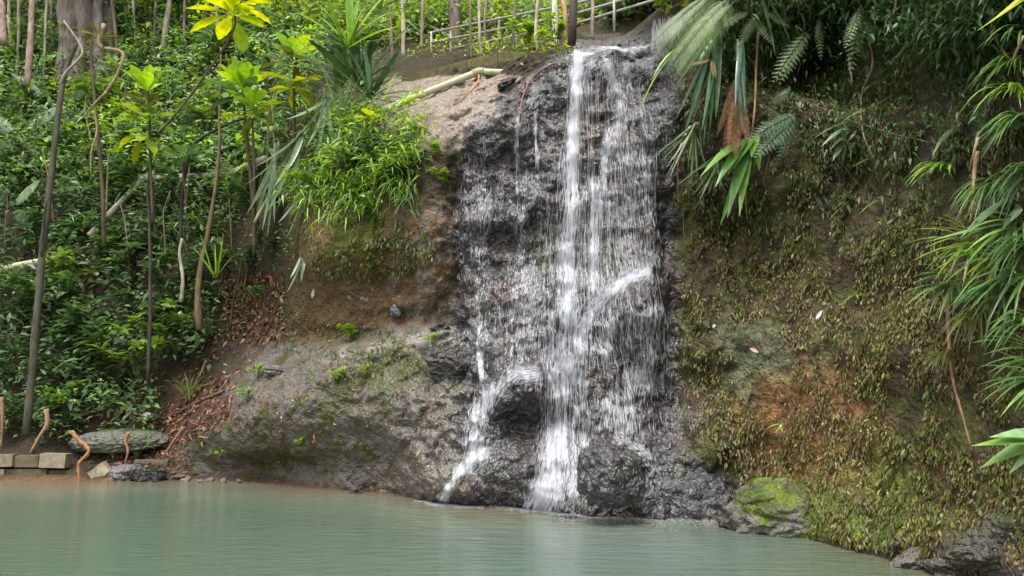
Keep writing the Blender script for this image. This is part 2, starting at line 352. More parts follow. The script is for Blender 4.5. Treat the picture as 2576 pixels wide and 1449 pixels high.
# leaf litter hollow and shore mud
C = mixc(C, [.065, .036, .025], rag(np.clip(blob(490, 1020, 90, 70, 3) + blob(640, 800, 70, 110, 3)*.8, 0, 1))*.85)
C = mixc(C, [.16, .09, .045], np.where((GZ < .12) & (vx < 1000), sstep(.12, .02, GZ), 0)*.7)
C = mixc(C, [.13, .075, .035], sstep(.0, -.2, GZ))
C *= (1 - .5*sstep(.16, .03, GZ + .05*n2)*(vx > 420))[..., None]          # soaked band at the waterline
path = blob(1500, 60, 260, 40, 4)*(F > 14); C = mixc(C, [.12, .10, .07], path*.6)
wet = np.clip(rk*.95 + .75*lowr + .55*np.clip(ramp, 0, 1)*sstep(700, 1150, vx) + .25*ramp + .15*bank, 0, 1)
rough = np.clip(ramp + rk + lowr, 0, 1)*(1 - .6*slab)
C = C*(1 + .3*n3[..., None])
C *= (1 - .45*np.clip(sstep(.45, .75, Lb/.13 + .5)*bankw, 0, 1))[..., None]   # darker in the hollows between the clumps
C = np.clip(C, .004, 1)
m, t, N, out, link = new_mat('land')
a = attr_col(N, link); aw = N('Attribute'); aw.attribute_name = 'wet'; ar = N('Attribute'); ar.attribute_name = 'stony'
tc = N('TexCoord'); nA = N('TexNoise', Scale=8., Detail=3.5, Roughness=.55); nB = N('TexNoise', Scale=38., Detail=5., Roughness=.6)
vo = N('TexVoronoi', Scale=13.); vo.feature = 'SMOOTH_F1'; vo.inputs['Smoothness'].default_value = .35
for n in (nA, nB): link(tc.outputs['Object'], n.inputs['Vector'])
wv = N('VectorMath', operation='MULTIPLY_ADD'); wv.inputs[1].default_value = (.25, .25, .25)
link(nA.outputs['Color'], wv.inputs[0]); link(tc.outputs['Object'], wv.inputs[2]); link(wv.outputs[0], vo.inputs['Vector'])
mr = N('MapRange'); mr.inputs[1].default_value = .3; mr.inputs[2].default_value = .7; mr.inputs[3].default_value = .55; mr.inputs[4].default_value = 1.45
link(nB.outputs[0], mr.inputs[0])
mx = N('VectorMath', operation='SCALE'); link(a.outputs['Color'], mx.inputs[0]); link(mr.outputs[0], mx.inputs['Scale'])
p = N('BsdfPrincipled'); link(mx.outputs[0], p.inputs['Base Color'])
rr = N('MapRange'); rr.inputs[3].default_value = .92; rr.inputs[4].default_value = .3; link(aw.outputs['Fac'], rr.inputs[0]); link(rr.outputs[0], p.inputs['Roughness'])
sp = N('MapRange'); sp.inputs[3].default_value = .2; sp.inputs[4].default_value = .6; link(aw.outputs['Fac'], sp.inputs[0]); link(sp.outputs[0], p.inputs['Specular IOR Level'])
h1 = N('Math', operation='MULTIPLY_ADD'); link(vo.outputs['Distance'], h1.inputs[0]); h1.inputs[1].default_value = .55; link(nA.outputs[0], h1.inputs[2])
h2 = N('Math', operation='MULTIPLY_ADD'); link(nB.outputs[0], h2.inputs[0]); h2.inputs[1].default_value = .1; link(h1.outputs[0], h2.inputs[2])
bp = N('Bump', Strength=.9, Distance=.075); link(h2.outputs[0], bp.inputs['Height']); link(bp.outputs[0], p.inputs['Normal'])
p.inputs['Coat Roughness'].default_value = .16; p.inputs['Coat IOR'].default_value = 1.4; cwt = N('Math', operation='MULTIPLY'); cwt.inputs[1].default_value = .45; link(aw.outputs['Fac'], cwt.inputs[0]); link(cwt.outputs[0], p.inputs['Coat Weight']); link(bp.outputs[0], p.inputs['Coat Normal'])
link(p.outputs[0], out.inputs[0]); M_LAND = m

nz_, nx_ = GX.shape
idx = np.arange(nz_*nx_).reshape(nz_, nx_)
quads = np.stack([idx[:-1, :-1], idx[:-1, 1:], idx[1:, 1:], idx[1:, :-1]], -1)
cvx = vx[:-1, :-1]; cvy = vy[:-1, :-1]; cz = GZ[:-1, :-1]; cF = F[:-1, :-1]
stone = (np.maximum.reduce([rk, ramp, slab, lowr])[:-1, :-1] > .5)
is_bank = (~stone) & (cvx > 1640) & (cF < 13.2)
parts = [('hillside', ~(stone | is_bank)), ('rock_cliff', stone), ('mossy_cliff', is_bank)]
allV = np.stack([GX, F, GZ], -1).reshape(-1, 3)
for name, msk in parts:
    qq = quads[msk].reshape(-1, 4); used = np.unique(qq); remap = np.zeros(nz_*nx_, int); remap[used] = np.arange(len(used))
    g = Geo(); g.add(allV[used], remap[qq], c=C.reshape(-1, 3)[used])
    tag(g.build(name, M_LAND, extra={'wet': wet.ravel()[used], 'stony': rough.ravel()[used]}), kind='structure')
# the ground under and behind everything, to the horizon
g = Geo(); s_ = np.linspace(-1, 1, 41); gx, gy = np.meshgrid(s_*150, s_*150)
gz = -1.35 + fbm(np.stack([gx, gy, gx*0], -1)*.05, 3, 5)*.12
ii = np.arange(41*41).reshape(41, 41); g.add(np.stack([gx, gy, gz], -1), np.stack([ii[:-1, :-1], ii[:-1, 1:], ii[1:, 1:], ii[1:, :-1]], -1), c=(.08, .06, .035))
tag(g.build('ground', M_DEAD), kind='structure')
# ------------------------------------------------------------------ pool
xs = np.concatenate([np.arange(-26, -8, .3), np.arange(-8, 8, .08), np.arange(8, 12, .3)]); ys = np.concatenate([np.arange(-14, 5, .5), np.arange(5, 16.6, .07)])
X, Y = np.meshgrid(xs, ys); shore = grid_at(F, X, np.full_like(X, .02)) - Y
sv = shore + fbm(np.stack([X*.9, Y*.9, X*0], -1), 3, 81)*.5
green = A([.086, .127, .09]); tan = A([.15, .115, .075])
cc = np.broadcast_to(green, X.shape + (3,)).copy()
cc = mixc(cc, [.165, .175, .125], sstep(3.2, 1.2, sv)*.6*(X < 2)); cc = mixc(cc, tan, sstep(1.5, .1, sv)*.85*np.where((X < .2) | (X > 2.3), 1, .45))
cc = mixc(cc, [.10, .115, .06], sstep(.5, 3.5, X)*sstep(9.5, 7., Y)*.6)
cc = mixc(cc, [.12, .16, .14], np.exp(-((X - 1.2)/1.6)**2 - ((Y - 8.5)/1.8)**2)*.8)
ii = np.arange(X.size).reshape(X.shape); g = Geo(); Z = X*0
for ix, iy, am in [(.55, 11.1, .006), (-.85, 12.0, .004), (1.7, 10.1, .004)]:      # rings spreading from where the water lands
    r_ = np.hypot(X - ix, Y - iy) + .12*vnoise(np.stack([X*1.5, Y*1.5, X*0], -1), 7); Z += am*np.sin(r_*6.283/.42)*np.exp(-r_/1.5)
    Z += .012*fbm(np.stack([X*5, Y*5, X*0], -1), 3, 12)*np.exp(-(r_/.9)**2)
Z *= sstep(0, .25, shore)
g.add(np.stack([X, Y, Z], -1), np.stack([ii[:-1, :-1], ii[:-1, 1:], ii[1:, 1:], ii[1:, :-1]], -1), c=cc.reshape(-1, 3))
m, t, N, out, link = new_mat('murky_water')
a = attr_col(N, link); tc = N('TexCoord'); mp = N('Mapping'); mp.inputs['Scale'].default_value = (1.0, 3.2, 1)
link(tc.outputs['Object'], mp.inputs[0]); nA = N('TexNoise', Scale=2.6, Detail=5., Roughness=.55); link(mp.outputs[0], nA.inputs['Vector'])
nB = N('TexNoise', Scale=.6, Detail=2.); link(tc.outputs['Object'], nB.inputs['Vector'])
mb = N('Math', operation='MULTIPLY'); link(nA.outputs[0], mb.inputs[0]); link(nB.outputs[0], mb.inputs[1])
p = N('BsdfPrincipled', Roughness=.07, IOR=1.33); link(a.outputs['Color'], p.inputs['Base Color'])
bp = N('Bump', Strength=.6, Distance=.08); link(mb.outputs[0], bp.inputs['Height']); link(bp.outputs[0], p.inputs['Normal']); link(p.outputs[0], out.inputs[0])
tag(g.build('pool_water', m), kind='structure')
# ------------------------------------------------------------------ waterfall: streaks of falling water over the rock, in its streams
m, t, N, out, link = new_mat('falling_water')
p = N('BsdfPrincipled', Roughness=.25); p.inputs['Base Color'].default_value = (.86, .87, .92, 1); p.inputs['Specular IOR Level'].default_value = .6
tl = N('BsdfTranslucent'); tl.inputs[0].default_value = (.86, .87, .92, 1); ms0 = N('MixShader'); ms0.inputs[0].default_value = .35; link(p.outputs[0], ms0.inputs[1]); link(tl.outputs[0], ms0.inputs[2])
tr = N('BsdfTransparent'); ms = N('MixShader'); ms.inputs[0].default_value = .42
link(tr.outputs[0], ms.inputs[1]); link(ms0.outputs[0], ms.inputs[2]); link(ms.outputs[0], out.inputs[0]); M_FALL = m
STREAMS = {   # name: (points in the photo grid, half width, streaks, length range, off the rock)
 'main_stream': [([(1452,130),(1446,250),(1442,400)], 9, 60, (.7,1.6)), ([(1442,360),(1432,600),(1425,860)], 16, 40, (.7,1.5)), ([(1425,800),(1415,1080),(1390,1180)], 28, 30, (.6,1.2)), ([(1452,128),(1450,160),(1445,250),(1442,380)], 13, 1500, (.10,.45)), ([(1442,360),(1432,500),(1424,650),(1425,800)], 26, 1500, (.08,.4)), ([(1425,780),(1420,950),(1415,1080),(1390,1180)], 45, 2300, (.08,.35)), ([(1410,1080),(1385,1190),(1345,1272)], 30, 1300, (.06,.25)), ([(1440,1080),(1430,1180),(1400,1270)], 42, 700, (.05,.2))],
 'side_stream': [([(1491,380),(1491,560)], 2, 14, (.7,1.5)), ([(1545,220),(1520,420),(1500,600)], 10, 24, (.6,1.4)), ([(1522,150),(1545,220),(1548,300),(1535,340)], 18, 650, (.06,.3)), ([(1540,320),(1515,420),(1498,560),(1490,725)], 16, 600, (.08,.4)), ([(1491,400),(1491,725)], 3, 160, (.1,.4)), ([(1600,230),(1625,420),(1640,650)], 14, 260, (.06,.25))],
 'ledge_stream': [([(1640,680),(1570,705),(1500,765),(1455,830),(1430,930)], 16, 1300, (.05,.2)), ([(1650,760),(1640,900),(1600,1040)], 40, 520, (.05,.25)), ([(1500,800),(1560,1000),(1560,1080)], 60, 650, (.05,.3))],
 'broad_veil': [([(1500,150),(1510,450),(1520,760)], 85, 1836, (.06,.32)), ([(1580,150),(1590,450),(1600,700)], 62, 782, (.06,.3)), ([(1530,760),(1540,900),(1530,1080)], 110, 1156, (.05,.3)), ([(1520,160),(1530,420),(1540,600)], 100, 60, (.6,1.6)), ([(1460,300),(1440,700),(1430,800)], 60, 30, (.6,1.4))],
 'thin_veil': [([(1300,270),(1300,480)], 6, 88, (.08,.35)), ([(1345,280),(1352,410)], 5, 61, (.08,.35)), ([(1215,330),(1212,600),(1205,860)], 14, 204, (.05,.2)), ([(1180,380),(1170,550),(1180,850)], 26, 176, (.05,.2)), ([(1320,440),(1330,620),(1310,780)], 62, 1292, (.03,.16)), ([(1200,450),(1190,650),(1200,860)], 45, 612, (.02,.1)), ([(1250,720),(1260,900)], 90, 884, (.02,.1)), ([(1330,640),(1350,800)], 60, 612, (.02,.1)), ([(1280,430),(1230,520),(1215,640)], 40, 306, (.05,.22)), ([(1330,760),(1300,900)], 90, 612, (.04,.2)), ([(1270,760),(1250,930)], 70, 326, (.04,.2)),([(1380,480),(1375,760)], 25, 204, (.06,.3))],
 'low_cascade': [([(1205,880),(1212,950)], 7, 190, (.05,.2)), ([(1360,945),(1300,930),(1245,975),(1205,1050)], 20, 700, (.05,.2)), ([(1215,980),(1200,1060),(1195,1140)], 24, 700, (.06,.25)), ([(1200,1140),(1150,1190),(1112,1252)], 13, 520, (.04,.18)), ([(1230,1130),(1170,1190)], 20, 220, (.04,.15))],
 'boulder_spray': [([(1540,1095),(1610,1130),(1650,1190),(1640,1240)], 22, 450, (.03,.12)), ([(1480,1100),(1460,1190),(1420,1270)], 25, 450, (.04,.15))],
 'rock_trickles': [([(1180,930),(1060,1120)], 110, 700, (.015,.05)), ([(1300,1130),(1200,1240)], 90, 700, (.015,.06)), ([(1700,1020),(1720,1100)], 60, 350, (.015,.06)), ([(1670,250),(1680,420)], 30, 260, (.015,.06)), ([(1150,840),(1080,850)], 40, 200, (.015,.05)), ([(1240,260),(1180,330)], 60, 420, (.015,.06))],
 'lip_sheet': [([(1420,150),(1500,128),(1640,120)], 14, 500, (.05,.2)), ([(1660,160),(1560,170),(1440,190)], 30, 450, (.05,.2)), ([(1400,180),(1320,260)], 35, 260, (.04,.15))],
}
fall = empty('waterfall', at(1420, 1270, 11.2)); tag(fall, 'thin white waterfall veiling the dark rock face and running into the pool', 'waterfall')
fo = A(fall.location)
MS = 30
def streaks(g, pts, hw, n, lr, off=(.015, .09)):
    w0, _ = hit([q[0] for q in pts], [q[1] for q in pts]); x, z = w0[:, 0], w0[:, 2]
    s = np.concatenate([[0], np.cumsum(np.hypot(np.diff(x), np.diff(z)))]); s /= s[-1]
    n0 = n; u = rng.random(n); L = rng.uniform(*lr, n)*(.55 if lr[1] < .6 else 1)
    wid = hw*w0[:, 1].mean()/F0
    lat = np.clip(rng.normal(0, .55, n), -1.7, 1.7)*wid
    bx, bz = np.interp(u, s, x), np.interp(u, s, z)
    dx = np.interp(np.minimum(u + .03, 1), s, x) - np.interp(u - .03, s, x); dz = np.interp(u + .03, s, z) - np.interp(u - .03, s, z)
    dd = np.stack([dx, dz], 1); dd /= np.maximum(np.linalg.norm(dd, axis=1), 1e-6)[:, None]
    bx = bx + lat*-dd[:, 1]*-1; bz = bz + lat*dd[:, 0]*-1
    dd = dd*.8 + A([0, -.35]); dd[:, 0] += rng.normal(0, .06, n); dd /= np.linalg.norm(dd, axis=1)[:, None]
    kp = (vnoise(np.stack([bx*7, bz*.9, bz*0], -1), 77)*.7 + .8*vnoise(np.stack([bx*3.5, bz*2.8, bz*0], -1), 78) + .8*vnoise(np.stack([bx*28, bz*3, bz*0], -1), 79)) > rng.uniform(-.9, .75, n)
    bx, bz, dd, L = bx[kp], bz[kp], dd[kp], L[kp]; n = len(bx)
    kk = np.linspace(0, 1, 4 if lr[1] < .6 else 14); px_ = bx[:, None] + dd[:, :1]*L[:, None]*kk; pz_ = np.maximum(bz[:, None] + dd[:, 1:]*L[:, None]*kk, .004)
    o = rng.uniform(*off, n)[:, None]
    py_ = Fat(px_, pz_); py_ = np.minimum(py_, np.minimum.accumulate(py_, 1)*.7 + py_*.3) - o
    ctr = np.stack([px_, py_, pz_], -1)
    T = unit(ctr[:, -1] - ctr[:, 0]); S = unit(np.cross(T, A([0, -1., .25])))
    W = rng.uniform(.0009, .003, n)*np.where(rng.random(n) < .12, 1.8, 1)
    R = len(kk); pr = np.interp(kk, [0, .3, .7, 1], [.3, 1, .9, .15]); hwv = (W[:, None]*pr)[..., None]
    v = np.stack([ctr - S[:, None]*hwv, ctr + S[:, None]*hwv], 2)
    base = (np.arange(n)*2*R)[:, None]; k2 = np.arange(R - 1)[None]*2; i0 = base + k2
    g.add(v.reshape(-1, 3), np.stack([i0, i0 + 1, i0 + 3, i0 + 2], -1).reshape(-1, 4), c=(.9, .9, .95))
for name, segs in STREAMS.items():
    g = Geo()
    for pts, hw, n, lr in segs: streaks(g, pts, hw, int(n*2.5), lr)
    p_o = g.build(name, M_FALL, fall, origin=fo)
    if 'spray' in name or 'trickle' in name: p_o['kind'] = 'stuff'
# the film of water behind the streaks: a sheet close over the rock, thick where the streams run
sel_x = (XS > -1.3) & (XS < 2.5); sel_z = (ZS > 0) & (ZS < 7.2)
fx, fz = XS[sel_x], ZS[sel_z]; FF = F[np.ix_(sel_z, sel_x)]
H = FF.copy()
for _ in range(5):
    Pd = np.pad(H, 1, mode='edge'); H = np.minimum(H, (Pd[:-2, 1:-1] + Pd[2:, 1:-1] + Pd[1:-1, :-2] + Pd[1:-1, 2:])/4)
gx, gz = np.meshgrid(fx, fz); dens = np.zeros_like(gx); fvx, fvy = proj(np.stack([gx, H, gz], -1))
for name, segs in STREAMS.items():
    for pts, hw, n, lr in segs:
        if lr[1] > .6: continue
        pp = A(pts, float); best = np.full(gx.shape, 1e9); ln = 0
        for a0, b0 in zip(pp[:-1], pp[1:]):
            ab = b0 - a0; l2 = (ab**2).sum(); ln += l2**.5
            tt = np.clip(((fvx - a0[0])*ab[0] + (fvy - a0[1])*ab[1])/l2, 0, 1)
            best = np.minimum(best, np.hypot(fvx - a0[0] - tt*ab[0], fvy - a0[1] - tt*ab[1]))
        dens += np.exp(-(best/(hw*.9))**2)*min(n/(ln*hw*2)*9, 1.6)
dens = np.clip(dens, 0, 1.6)
ii = np.arange(gx.size).reshape(gx.shape); q = np.stack([ii[:-1, :-1], ii[:-1, 1:], ii[1:, 1:], ii[1:, :-1]], -1)
keep = (dens[:-1, :-1] + dens[1:, 1:]) > .06
g = Geo(); g.add(np.stack([gx, H - .02, gz], -1), q[keep].reshape(-1, 4))
m, t, N, out, link = new_mat('water_film')
ad = N('Attribute'); ad.attribute_name = 'dens'; tc = N('TexCoord'); mp = N('Mapping'); mp.inputs['Scale'].default_value = (1, .6, .09)
link(tc.outputs['Object'], mp.inputs[0]); nA = N('TexNoise', Scale=26., Detail=4., Roughness=.6); link(mp.outputs[0], nA.inputs['Vector'])
nB = N('TexNoise', Scale=5., Detail=4., Roughness=.6); link(tc.outputs['Object'], nB.inputs['Vector'])
ad1 = N('Math', operation='MULTIPLY_ADD'); link(nB.outputs[0], ad1.inputs[0]); ad1.inputs[1].default_value = .6; link(nA.outputs[0], ad1.inputs[2])
th = N('MapRange'); th.inputs[1].default_value = 0; th.inputs[2].default_value = 1.6; th.inputs[3].default_value = -.62; th.inputs[4].default_value = -.2; link(ad.outputs['Fac'], th.inputs[0])
sm = N('Math', operation='ADD'); link(ad1.outputs[0], sm.inputs[0]); link(th.outputs[0], sm.inputs[1])
al = N('MapRange'); al.inputs[1].default_value = .33; al.inputs[2].default_value = 1.0; al.inputs[3].default_value = 0; al.inputs[4].default_value = .38; link(sm.outputs[0], al.inputs[0])
al2 = N('Math', operation='MULTIPLY'); link(al.outputs[0], al2.inputs[0]); dn = N('Math', operation='MINIMUM'); link(ad.outputs['Fac'], dn.inputs[0]); dn.inputs[1].default_value = 1; link(dn.outputs[0], al2.inputs[1])
p = N('BsdfPrincipled', Roughness=.3); p.inputs['Base Color'].default_value = (.8, .81, .87, 1)
tr = N('BsdfTransparent'); ms = N('MixShader'); link(al2.outputs[0], ms.inputs[0]); link(tr.outputs[0], ms.inputs[1]); link(p.outputs[0], ms.inputs[2]); link(ms.outputs[0], out.inputs[0])
g.build('water_film', m, fall, origin=fo, extra={'dens': dens.ravel()})
# foam where it meets the pool, and drops
g = Geo(); n = 3200
cxs = np.concatenate([rng.normal(1130, 32, n//4), rng.normal(1350, 45, n//3), rng.uniform(1400, 1900, n - n//4 - n//3)])
bp_, _ = hit(cxs, np.interp(cxs, [1000, 1100, 1330, 1480, 1900], [1238, 1252, 1272, 1298, 1308]))
py = Fat(bp_[:, 0], np.full(n, .02)) - np.abs(rng.normal(0, 1, n))*np.where(cxs < 1400, .09, .28) - .02
th_ = rng.random(n)*6.28; r = rng.uniform(.005, .013, n)*np.where(cxs < 1400, 2.2, 1)
ang = np.arange(6)*math.pi/3
v = np.stack([bp_[:, :1] + np.cos(ang)*r[:, None]*1.5, py[:, None] + np.sin(ang)*r[:, None], np.full((n, 6), .006)], -1)
b6 = (np.arange(n)*6)[:, None]
g.add(v.reshape(-1, 3), np.concatenate([b6 + A([0, 1, 2, 3]), b6 + A([0, 3, 4, 5])]), c=(.9, .9, .9))
tag(g.build('foam', M_FALL), 'white foam flecks where the falling water meets the pool', 'foam', kind='stuff')
# the small cascade higher up the stream bed
g = Geo(); 
for k in range(380):
    x0 = rng.uniform(1636, 1712); f_ = (x0 - 1636)/76
    top = 55 - 18*f_ + rng.normal(0, 3); p0 = at(x0, top, hit1(x0, top + 8)[0][1] - .15 - .3*rng.random()); le = rng.uniform(.1, .5)
    leaves(g, [p0 - A([0, .1, rng.uniform(0, .22 if f_ > .4 else .3)])], [[rng.normal(0, .05), -.15, -1]], [[0, -1, 0]], le*(1 - .6*f_), rng.uniform(.006, .016), (.9, .9, .95), flat=True)
uc = empty('upper_cascade', at(1670, 100, 16)); g.build('water_sheet', M_FALL, uc, origin=uc.location)
tag(uc, 'short white cascade of the stream above and behind the waterfall lip', 'cascade')
# ------------------------------------------------------------------ boulders and stones
import bmesh
def stone(name, c, size, seed, label, cat='rock', group=None, col=(.085, .08, .08), wetn=.8, mossy=0., cuts=7, rotz=0., sub=6, amp=.14, tilt=0., gn=1.):
    bm = bmesh.new(); bmesh.ops.create_icosphere(bm, subdivisions=sub, radius=1.)
    v = A([p.co[:] for p in bm.verts]); f = A([[p.index for p in fc.verts] for fc in bm.faces]); bm.free()
    r = np.random.default_rng(seed)
    for k in range(cuts):                                  # flat broken faces
        d = unit(r.normal(size=3)); h = r.uniform(.62, .9); s = v @ d
        v = v - np.where(s > h, (s - h)*.85, 0)[:, None]*d
    mx_ = max(size); wq = v*mx_ + .1*np.stack([vnoise(v*mx_*5 + seed, 7), vnoise(v*mx_*5 + seed, 8), vnoise(v*mx_*5 + seed, 9)], -1)
    v = v*(1 + amp*fbm(v*1.6 + seed, 4, seed)[:, None] + amp*.35*fbm(v*6 + seed, 3, seed + 5)[:, None]) - unit(v)*(gn*((worley(wq*5, seed) - .5)*.11 + (worley(wq*12, seed) - .5)*.05)/mx_)[:, None]
    v = v*A(size)
    ca, sa = math.cos(tilt), math.sin(tilt); v = np.stack([v[:, 0]*ca - v[:, 2]*sa, v[:, 1], v[:, 0]*sa + v[:, 2]*ca], 1)
    ca, sa = math.cos(rotz), math.sin(rotz); v = np.stack([v[:, 0]*ca - v[:, 1]*sa, v[:, 0]*sa + v[:, 1]*ca, v[:, 2]], 1)
    nn = fbm((v + A(c))*4, 4, seed)
    cc = np.broadcast_to(A(col, float), v.shape)*(1 + .35*nn[:, None])
    if mossy: mm = sstep(.55 - mossy, .85 - mossy, nn*.6 + .5*fbm((v + A(c))*11, 3, seed + 3) + .45*v[:, 2]/size[2]); cc = cc*(1 - mm[:, None]) + (A([.06, .075, .02]) + A([.06, .085, .0])*sstep(-.2, .4, fbm((v + A(c))*5, 3, 9))[:, None])*mm[:, None]
    g = Geo(); g.add(v, t=f, c=np.clip(cc, .004, 1))
    o = g.build(name, M_LAND, extra={'wet': np.full(len(v), wetn), 'stony': np.ones(len(v))}); o.location = tuple(c)
    return tag(o, label, cat, group)
def px_m(Y): return Y/F0
def stone_px(name, vx_, vy_, rx, ry, dy, seed, label, depth=.8, Y=None, **k):
    c = hit1(vx_, vy_)[0] if Y is None else at(vx_, vy_, Y)
    s = px_m(c[1]); c = c + A([0, dy, 0])
    return stone(name, c, (rx*s, max(rx, ry)*s*depth, ry*s), seed, label, **k)
stone_px('boulder', 1538, 1200, 80, 96, 0, 3, 'rounded dark wet boulder standing at the foot of the waterfall', Y=9.95, cuts=6, wetn=.95, tilt=.25, col=(.045, .042, .041))
stone_px('boulder', 1133, 920, 74, 60, .1, 8, 'square dark boulder with a flat top, wedged in the ledge beside the falls', cuts=12, wetn=.7, col=(.045, .04, .036), amp=.06, depth=.7)
stone_px('boulder', 1800, 1300, 200, 160, 1.05, 12, 'broad low blackish boulder between the falls and the mossy cliff', cuts=5, wetn=.85, col=(.06, .057, .056), amp=.2, Y=10.0)
stone_px('boulder', 2105, 1325, 235, 112, 1.0, 17, 'long boulder under bright green moss at the water edge', cuts=6, wetn=.2, mossy=.6, col=(.13, .12, .105), amp=.22, Y=8.75, tilt=.2)
stone_px('boulder', 2500, 1400, 95, 60, .15, 21, 'angular grey stone in the lowest corner of the mossy cliff', cuts=12, wetn=.5, col=(.075, .066, .05), mossy=.2, amp=.09)
stone_px('rock', 2325, 1410, 62, 34, .1, 23, 'small pale grey rock beside the dark cleft at the water edge', cuts=9, wetn=.6, col=(.10, .088, .07), tilt=.4)
stone_px('rock', 2555, 1335, 60, 45, .1, 27, 'upper angular grey rock just over the lowest corner stone', cuts=12, wetn=.4, col=(.085, .075, .056), mossy=.25, amp=.08)
stone_px('rock', 2400, 1438, 60, 26, .1, 29, 'flat grey rock awash between two larger grey stones', cuts=9, wetn=.7, col=(.075, .068, .055))
stone_px('rock', 2275, 1372, 32, 24, .06, 31, 'dark rock with a shadowed overhang where moss meets the pool', cuts=8, wetn=.5, mossy=.3, col=(.07, .062, .05))
stone_px('rock', 1975, 1335, 36, 18, .05, 33, 'small wet grey rock at the tip of the bright mossy boulder', cuts=9, wetn=.8, col=(.14, .13, .13))
stone_px('boulder', 300, 1115, 125, 34, .2, 37, 'long flat grey slab behind the driftwood and block wall', Y=15.3, cuts=8, wetn=.25, mossy=.12, col=(.13, .13, .11), amp=.08)
stone_px('rock', 315, 1200, 62, 30, .05, 41, 'grey rounded shore rock beside the tipped concrete block', cuts=7, wetn=.5, col=(.13, .13, .125), Y=14.75)
stone_px('rock', 380, 1203, 42, 20, -.05, 43, 'black wet rock on the shore below the plank', cuts=8, wetn=.6, col=(.012, .011, .011), Y=14.7)
stone_px('rock', 430, 1195, 50, 20, .05, 45, 'brown pebbly shore rock to the right of the black one', cuts=6, wetn=.3, col=(.12, .09, .06), Y=14.9)
stone_px('rock', 700, 935, 40, 17, .05, 47, 'flat stone with a dark underside lying on the grey ramp', cuts=9, wetn=.3, col=(.14, .135, .12), tilt=-.1)
stone_px('rock', 1000, 780, 17, 20, .02, 49, 'blue grey cobble stuck in the soil bank', cuts=7, wetn=.5, col=(.13, .14, .155), sub=4)
stone_px('rock', 878, 748, 9, 9, .02, 51, 'small pale cobble in the soil bank, the left one of two', cuts=7, wetn=.3, col=(.2, .19, .18), sub=3)
stone_px('rock', 915, 752, 10, 9, .02, 53, 'small pale cobble in the soil bank, the right one of two', cuts=7, wetn=.3, col=(.2, .19, .18), sub=3)
stone_px('rock', 1105, 826, 26, 13, .03, 55, 'dark flat rock at the crest of the ramp beside the falls', cuts=8, wetn=.5, col=(.05, .046, .042))
stone_px('rock', 1440, 1305, 32, 10, .0, 57, 'low black rock awash in front of the round boulder', cuts=7, wetn=.9, col=(.06, .06, .062), Y=10.45)
stone_px('rock', 895, 1228, 20, 9, 0, 59, 'small dark rock at the waterline under the ramp', cuts=7, wetn=.6, col=(.05, .05, .05), Y=12.9, sub=4)
stone_px('rock', 1275, 212, 28, 14, .0, 61, 'small black stone lodged near the top left of the falls', cuts=7, wetn=.6, col=(.02, .02, .02), tilt=.6, sub=4)
for k, (x_, y_, r_) in enumerate([(470,1205,12),(500,1208,9),(530,1206,11),(565,1209,10),(600,1211,8),(960,1236,12),(1010,1238,10)]):
    stone_px('shore_pebble', x_, y_, r_, r_*.6, 0, 70 + k, 'small pebble on the brown waterline below the grey ramp', cat='pebble', group='pebbles along the waterline', cuts=6, wetn=.4, col=(.16, .13, .11), sub=3, Y=wl(x_, y_ + 4))
# ------------------------------------------------------------------ concrete
g = Geo(); Yb = 14.75
def blk(x0, x1, y0, y1, dy, col):
    a0 = at(x0, y1, Yb + dy); a1 = at(x1, y0, Yb + dy)
    r_ = rng.normal(0, .02, 2); box(g, [(a0[0] + a1[0])/2, Yb + dy + .1 + rng.normal(0, .012), (a0[2] + a1[2])/2 + rng.normal(0, .006)], [abs(a1[0] - a0[0]) - .012, .22, abs(a1[2] - a0[2]) - .012], A(col)*.75, [[1, r_[0], r_[1]], [-r_[0], 1, 0], [-r_[1], 0, 1]])
for x0, x1, y0, y1, dy, c_ in [(-330,-200,1140,1175,0,(.22,.19,.13)),(-200,-90,1140,1175,.02,(.24,.2,.14)),(-90,35,1145,1177,0,(.25,.21,.15)),(35,97,1146,1177,.03,(.17,.14,.09)),(97,166,1141,1178,-.02,(.32,.27,.19)),
    (-330,-140,1178,1212,0,(.2,.17,.1)),(-140,10,1178,1213,-.03,(.26,.23,.16)),(12,118,1180,1212,.03,(.13,.115,.06)),(120,215,1182,1212,.05,(.10,.09,.045))]: blk(x0, x1, y0, y1, dy, c_)
tag(g.build('block_wall', M_CONC, smooth=False), 'low wall of two courses of weathered concrete blocks at the pool edge', 'wall')
g = Geo(); c0 = at(252, 1187, 14.6); th = .7; box(g, [0, 0, 0], [.3, .2, .22], (.30, .26, .18), [[math.cos(th), .2, math.sin(th)], [-.2, 1, 0], [-math.sin(th), 0, math.cos(th)]])
o = tag(g.build('concrete_block', M_CONC, smooth=False), 'single tipped concrete block at the end of the block wall', 'block'); o.location = tuple(c0)
tops = [(1010,190,15.4),(1098,170,15.0),(1175,150,14.8),(1252,131,14.6),(1338,127,14.2),(1379,123,14.0),(1430,108,13.7)]
bots = [(1010,240),(1098,225),(1175,205),(1252,185),(1338,172),(1379,160),(1430,140)]
g = Geo()
for i in range(len(tops) - 1):
    vv = []
    for j in (i, i + 1):
        a0 = at(*tops[j]); b0 = at(bots[j][0], bots[j][1] + 15, tops[j][2]); ofs = A([.06, .3, 0]); e_ = A([.006 if j == i else -.006, 0, 0])
        vv += [a0 + e_, a0 + ofs + e_, b0 + e_, b0 + ofs + e_]
    g.add(vv, [[0, 4, 6, 2], [1, 3, 7, 5], [0, 1, 5, 4], [2, 6, 7, 3], [0, 2, 3, 1], [4, 5, 7, 6]], c=A((.115, .10, .045))*(1 + .12*math.sin(i*4)))
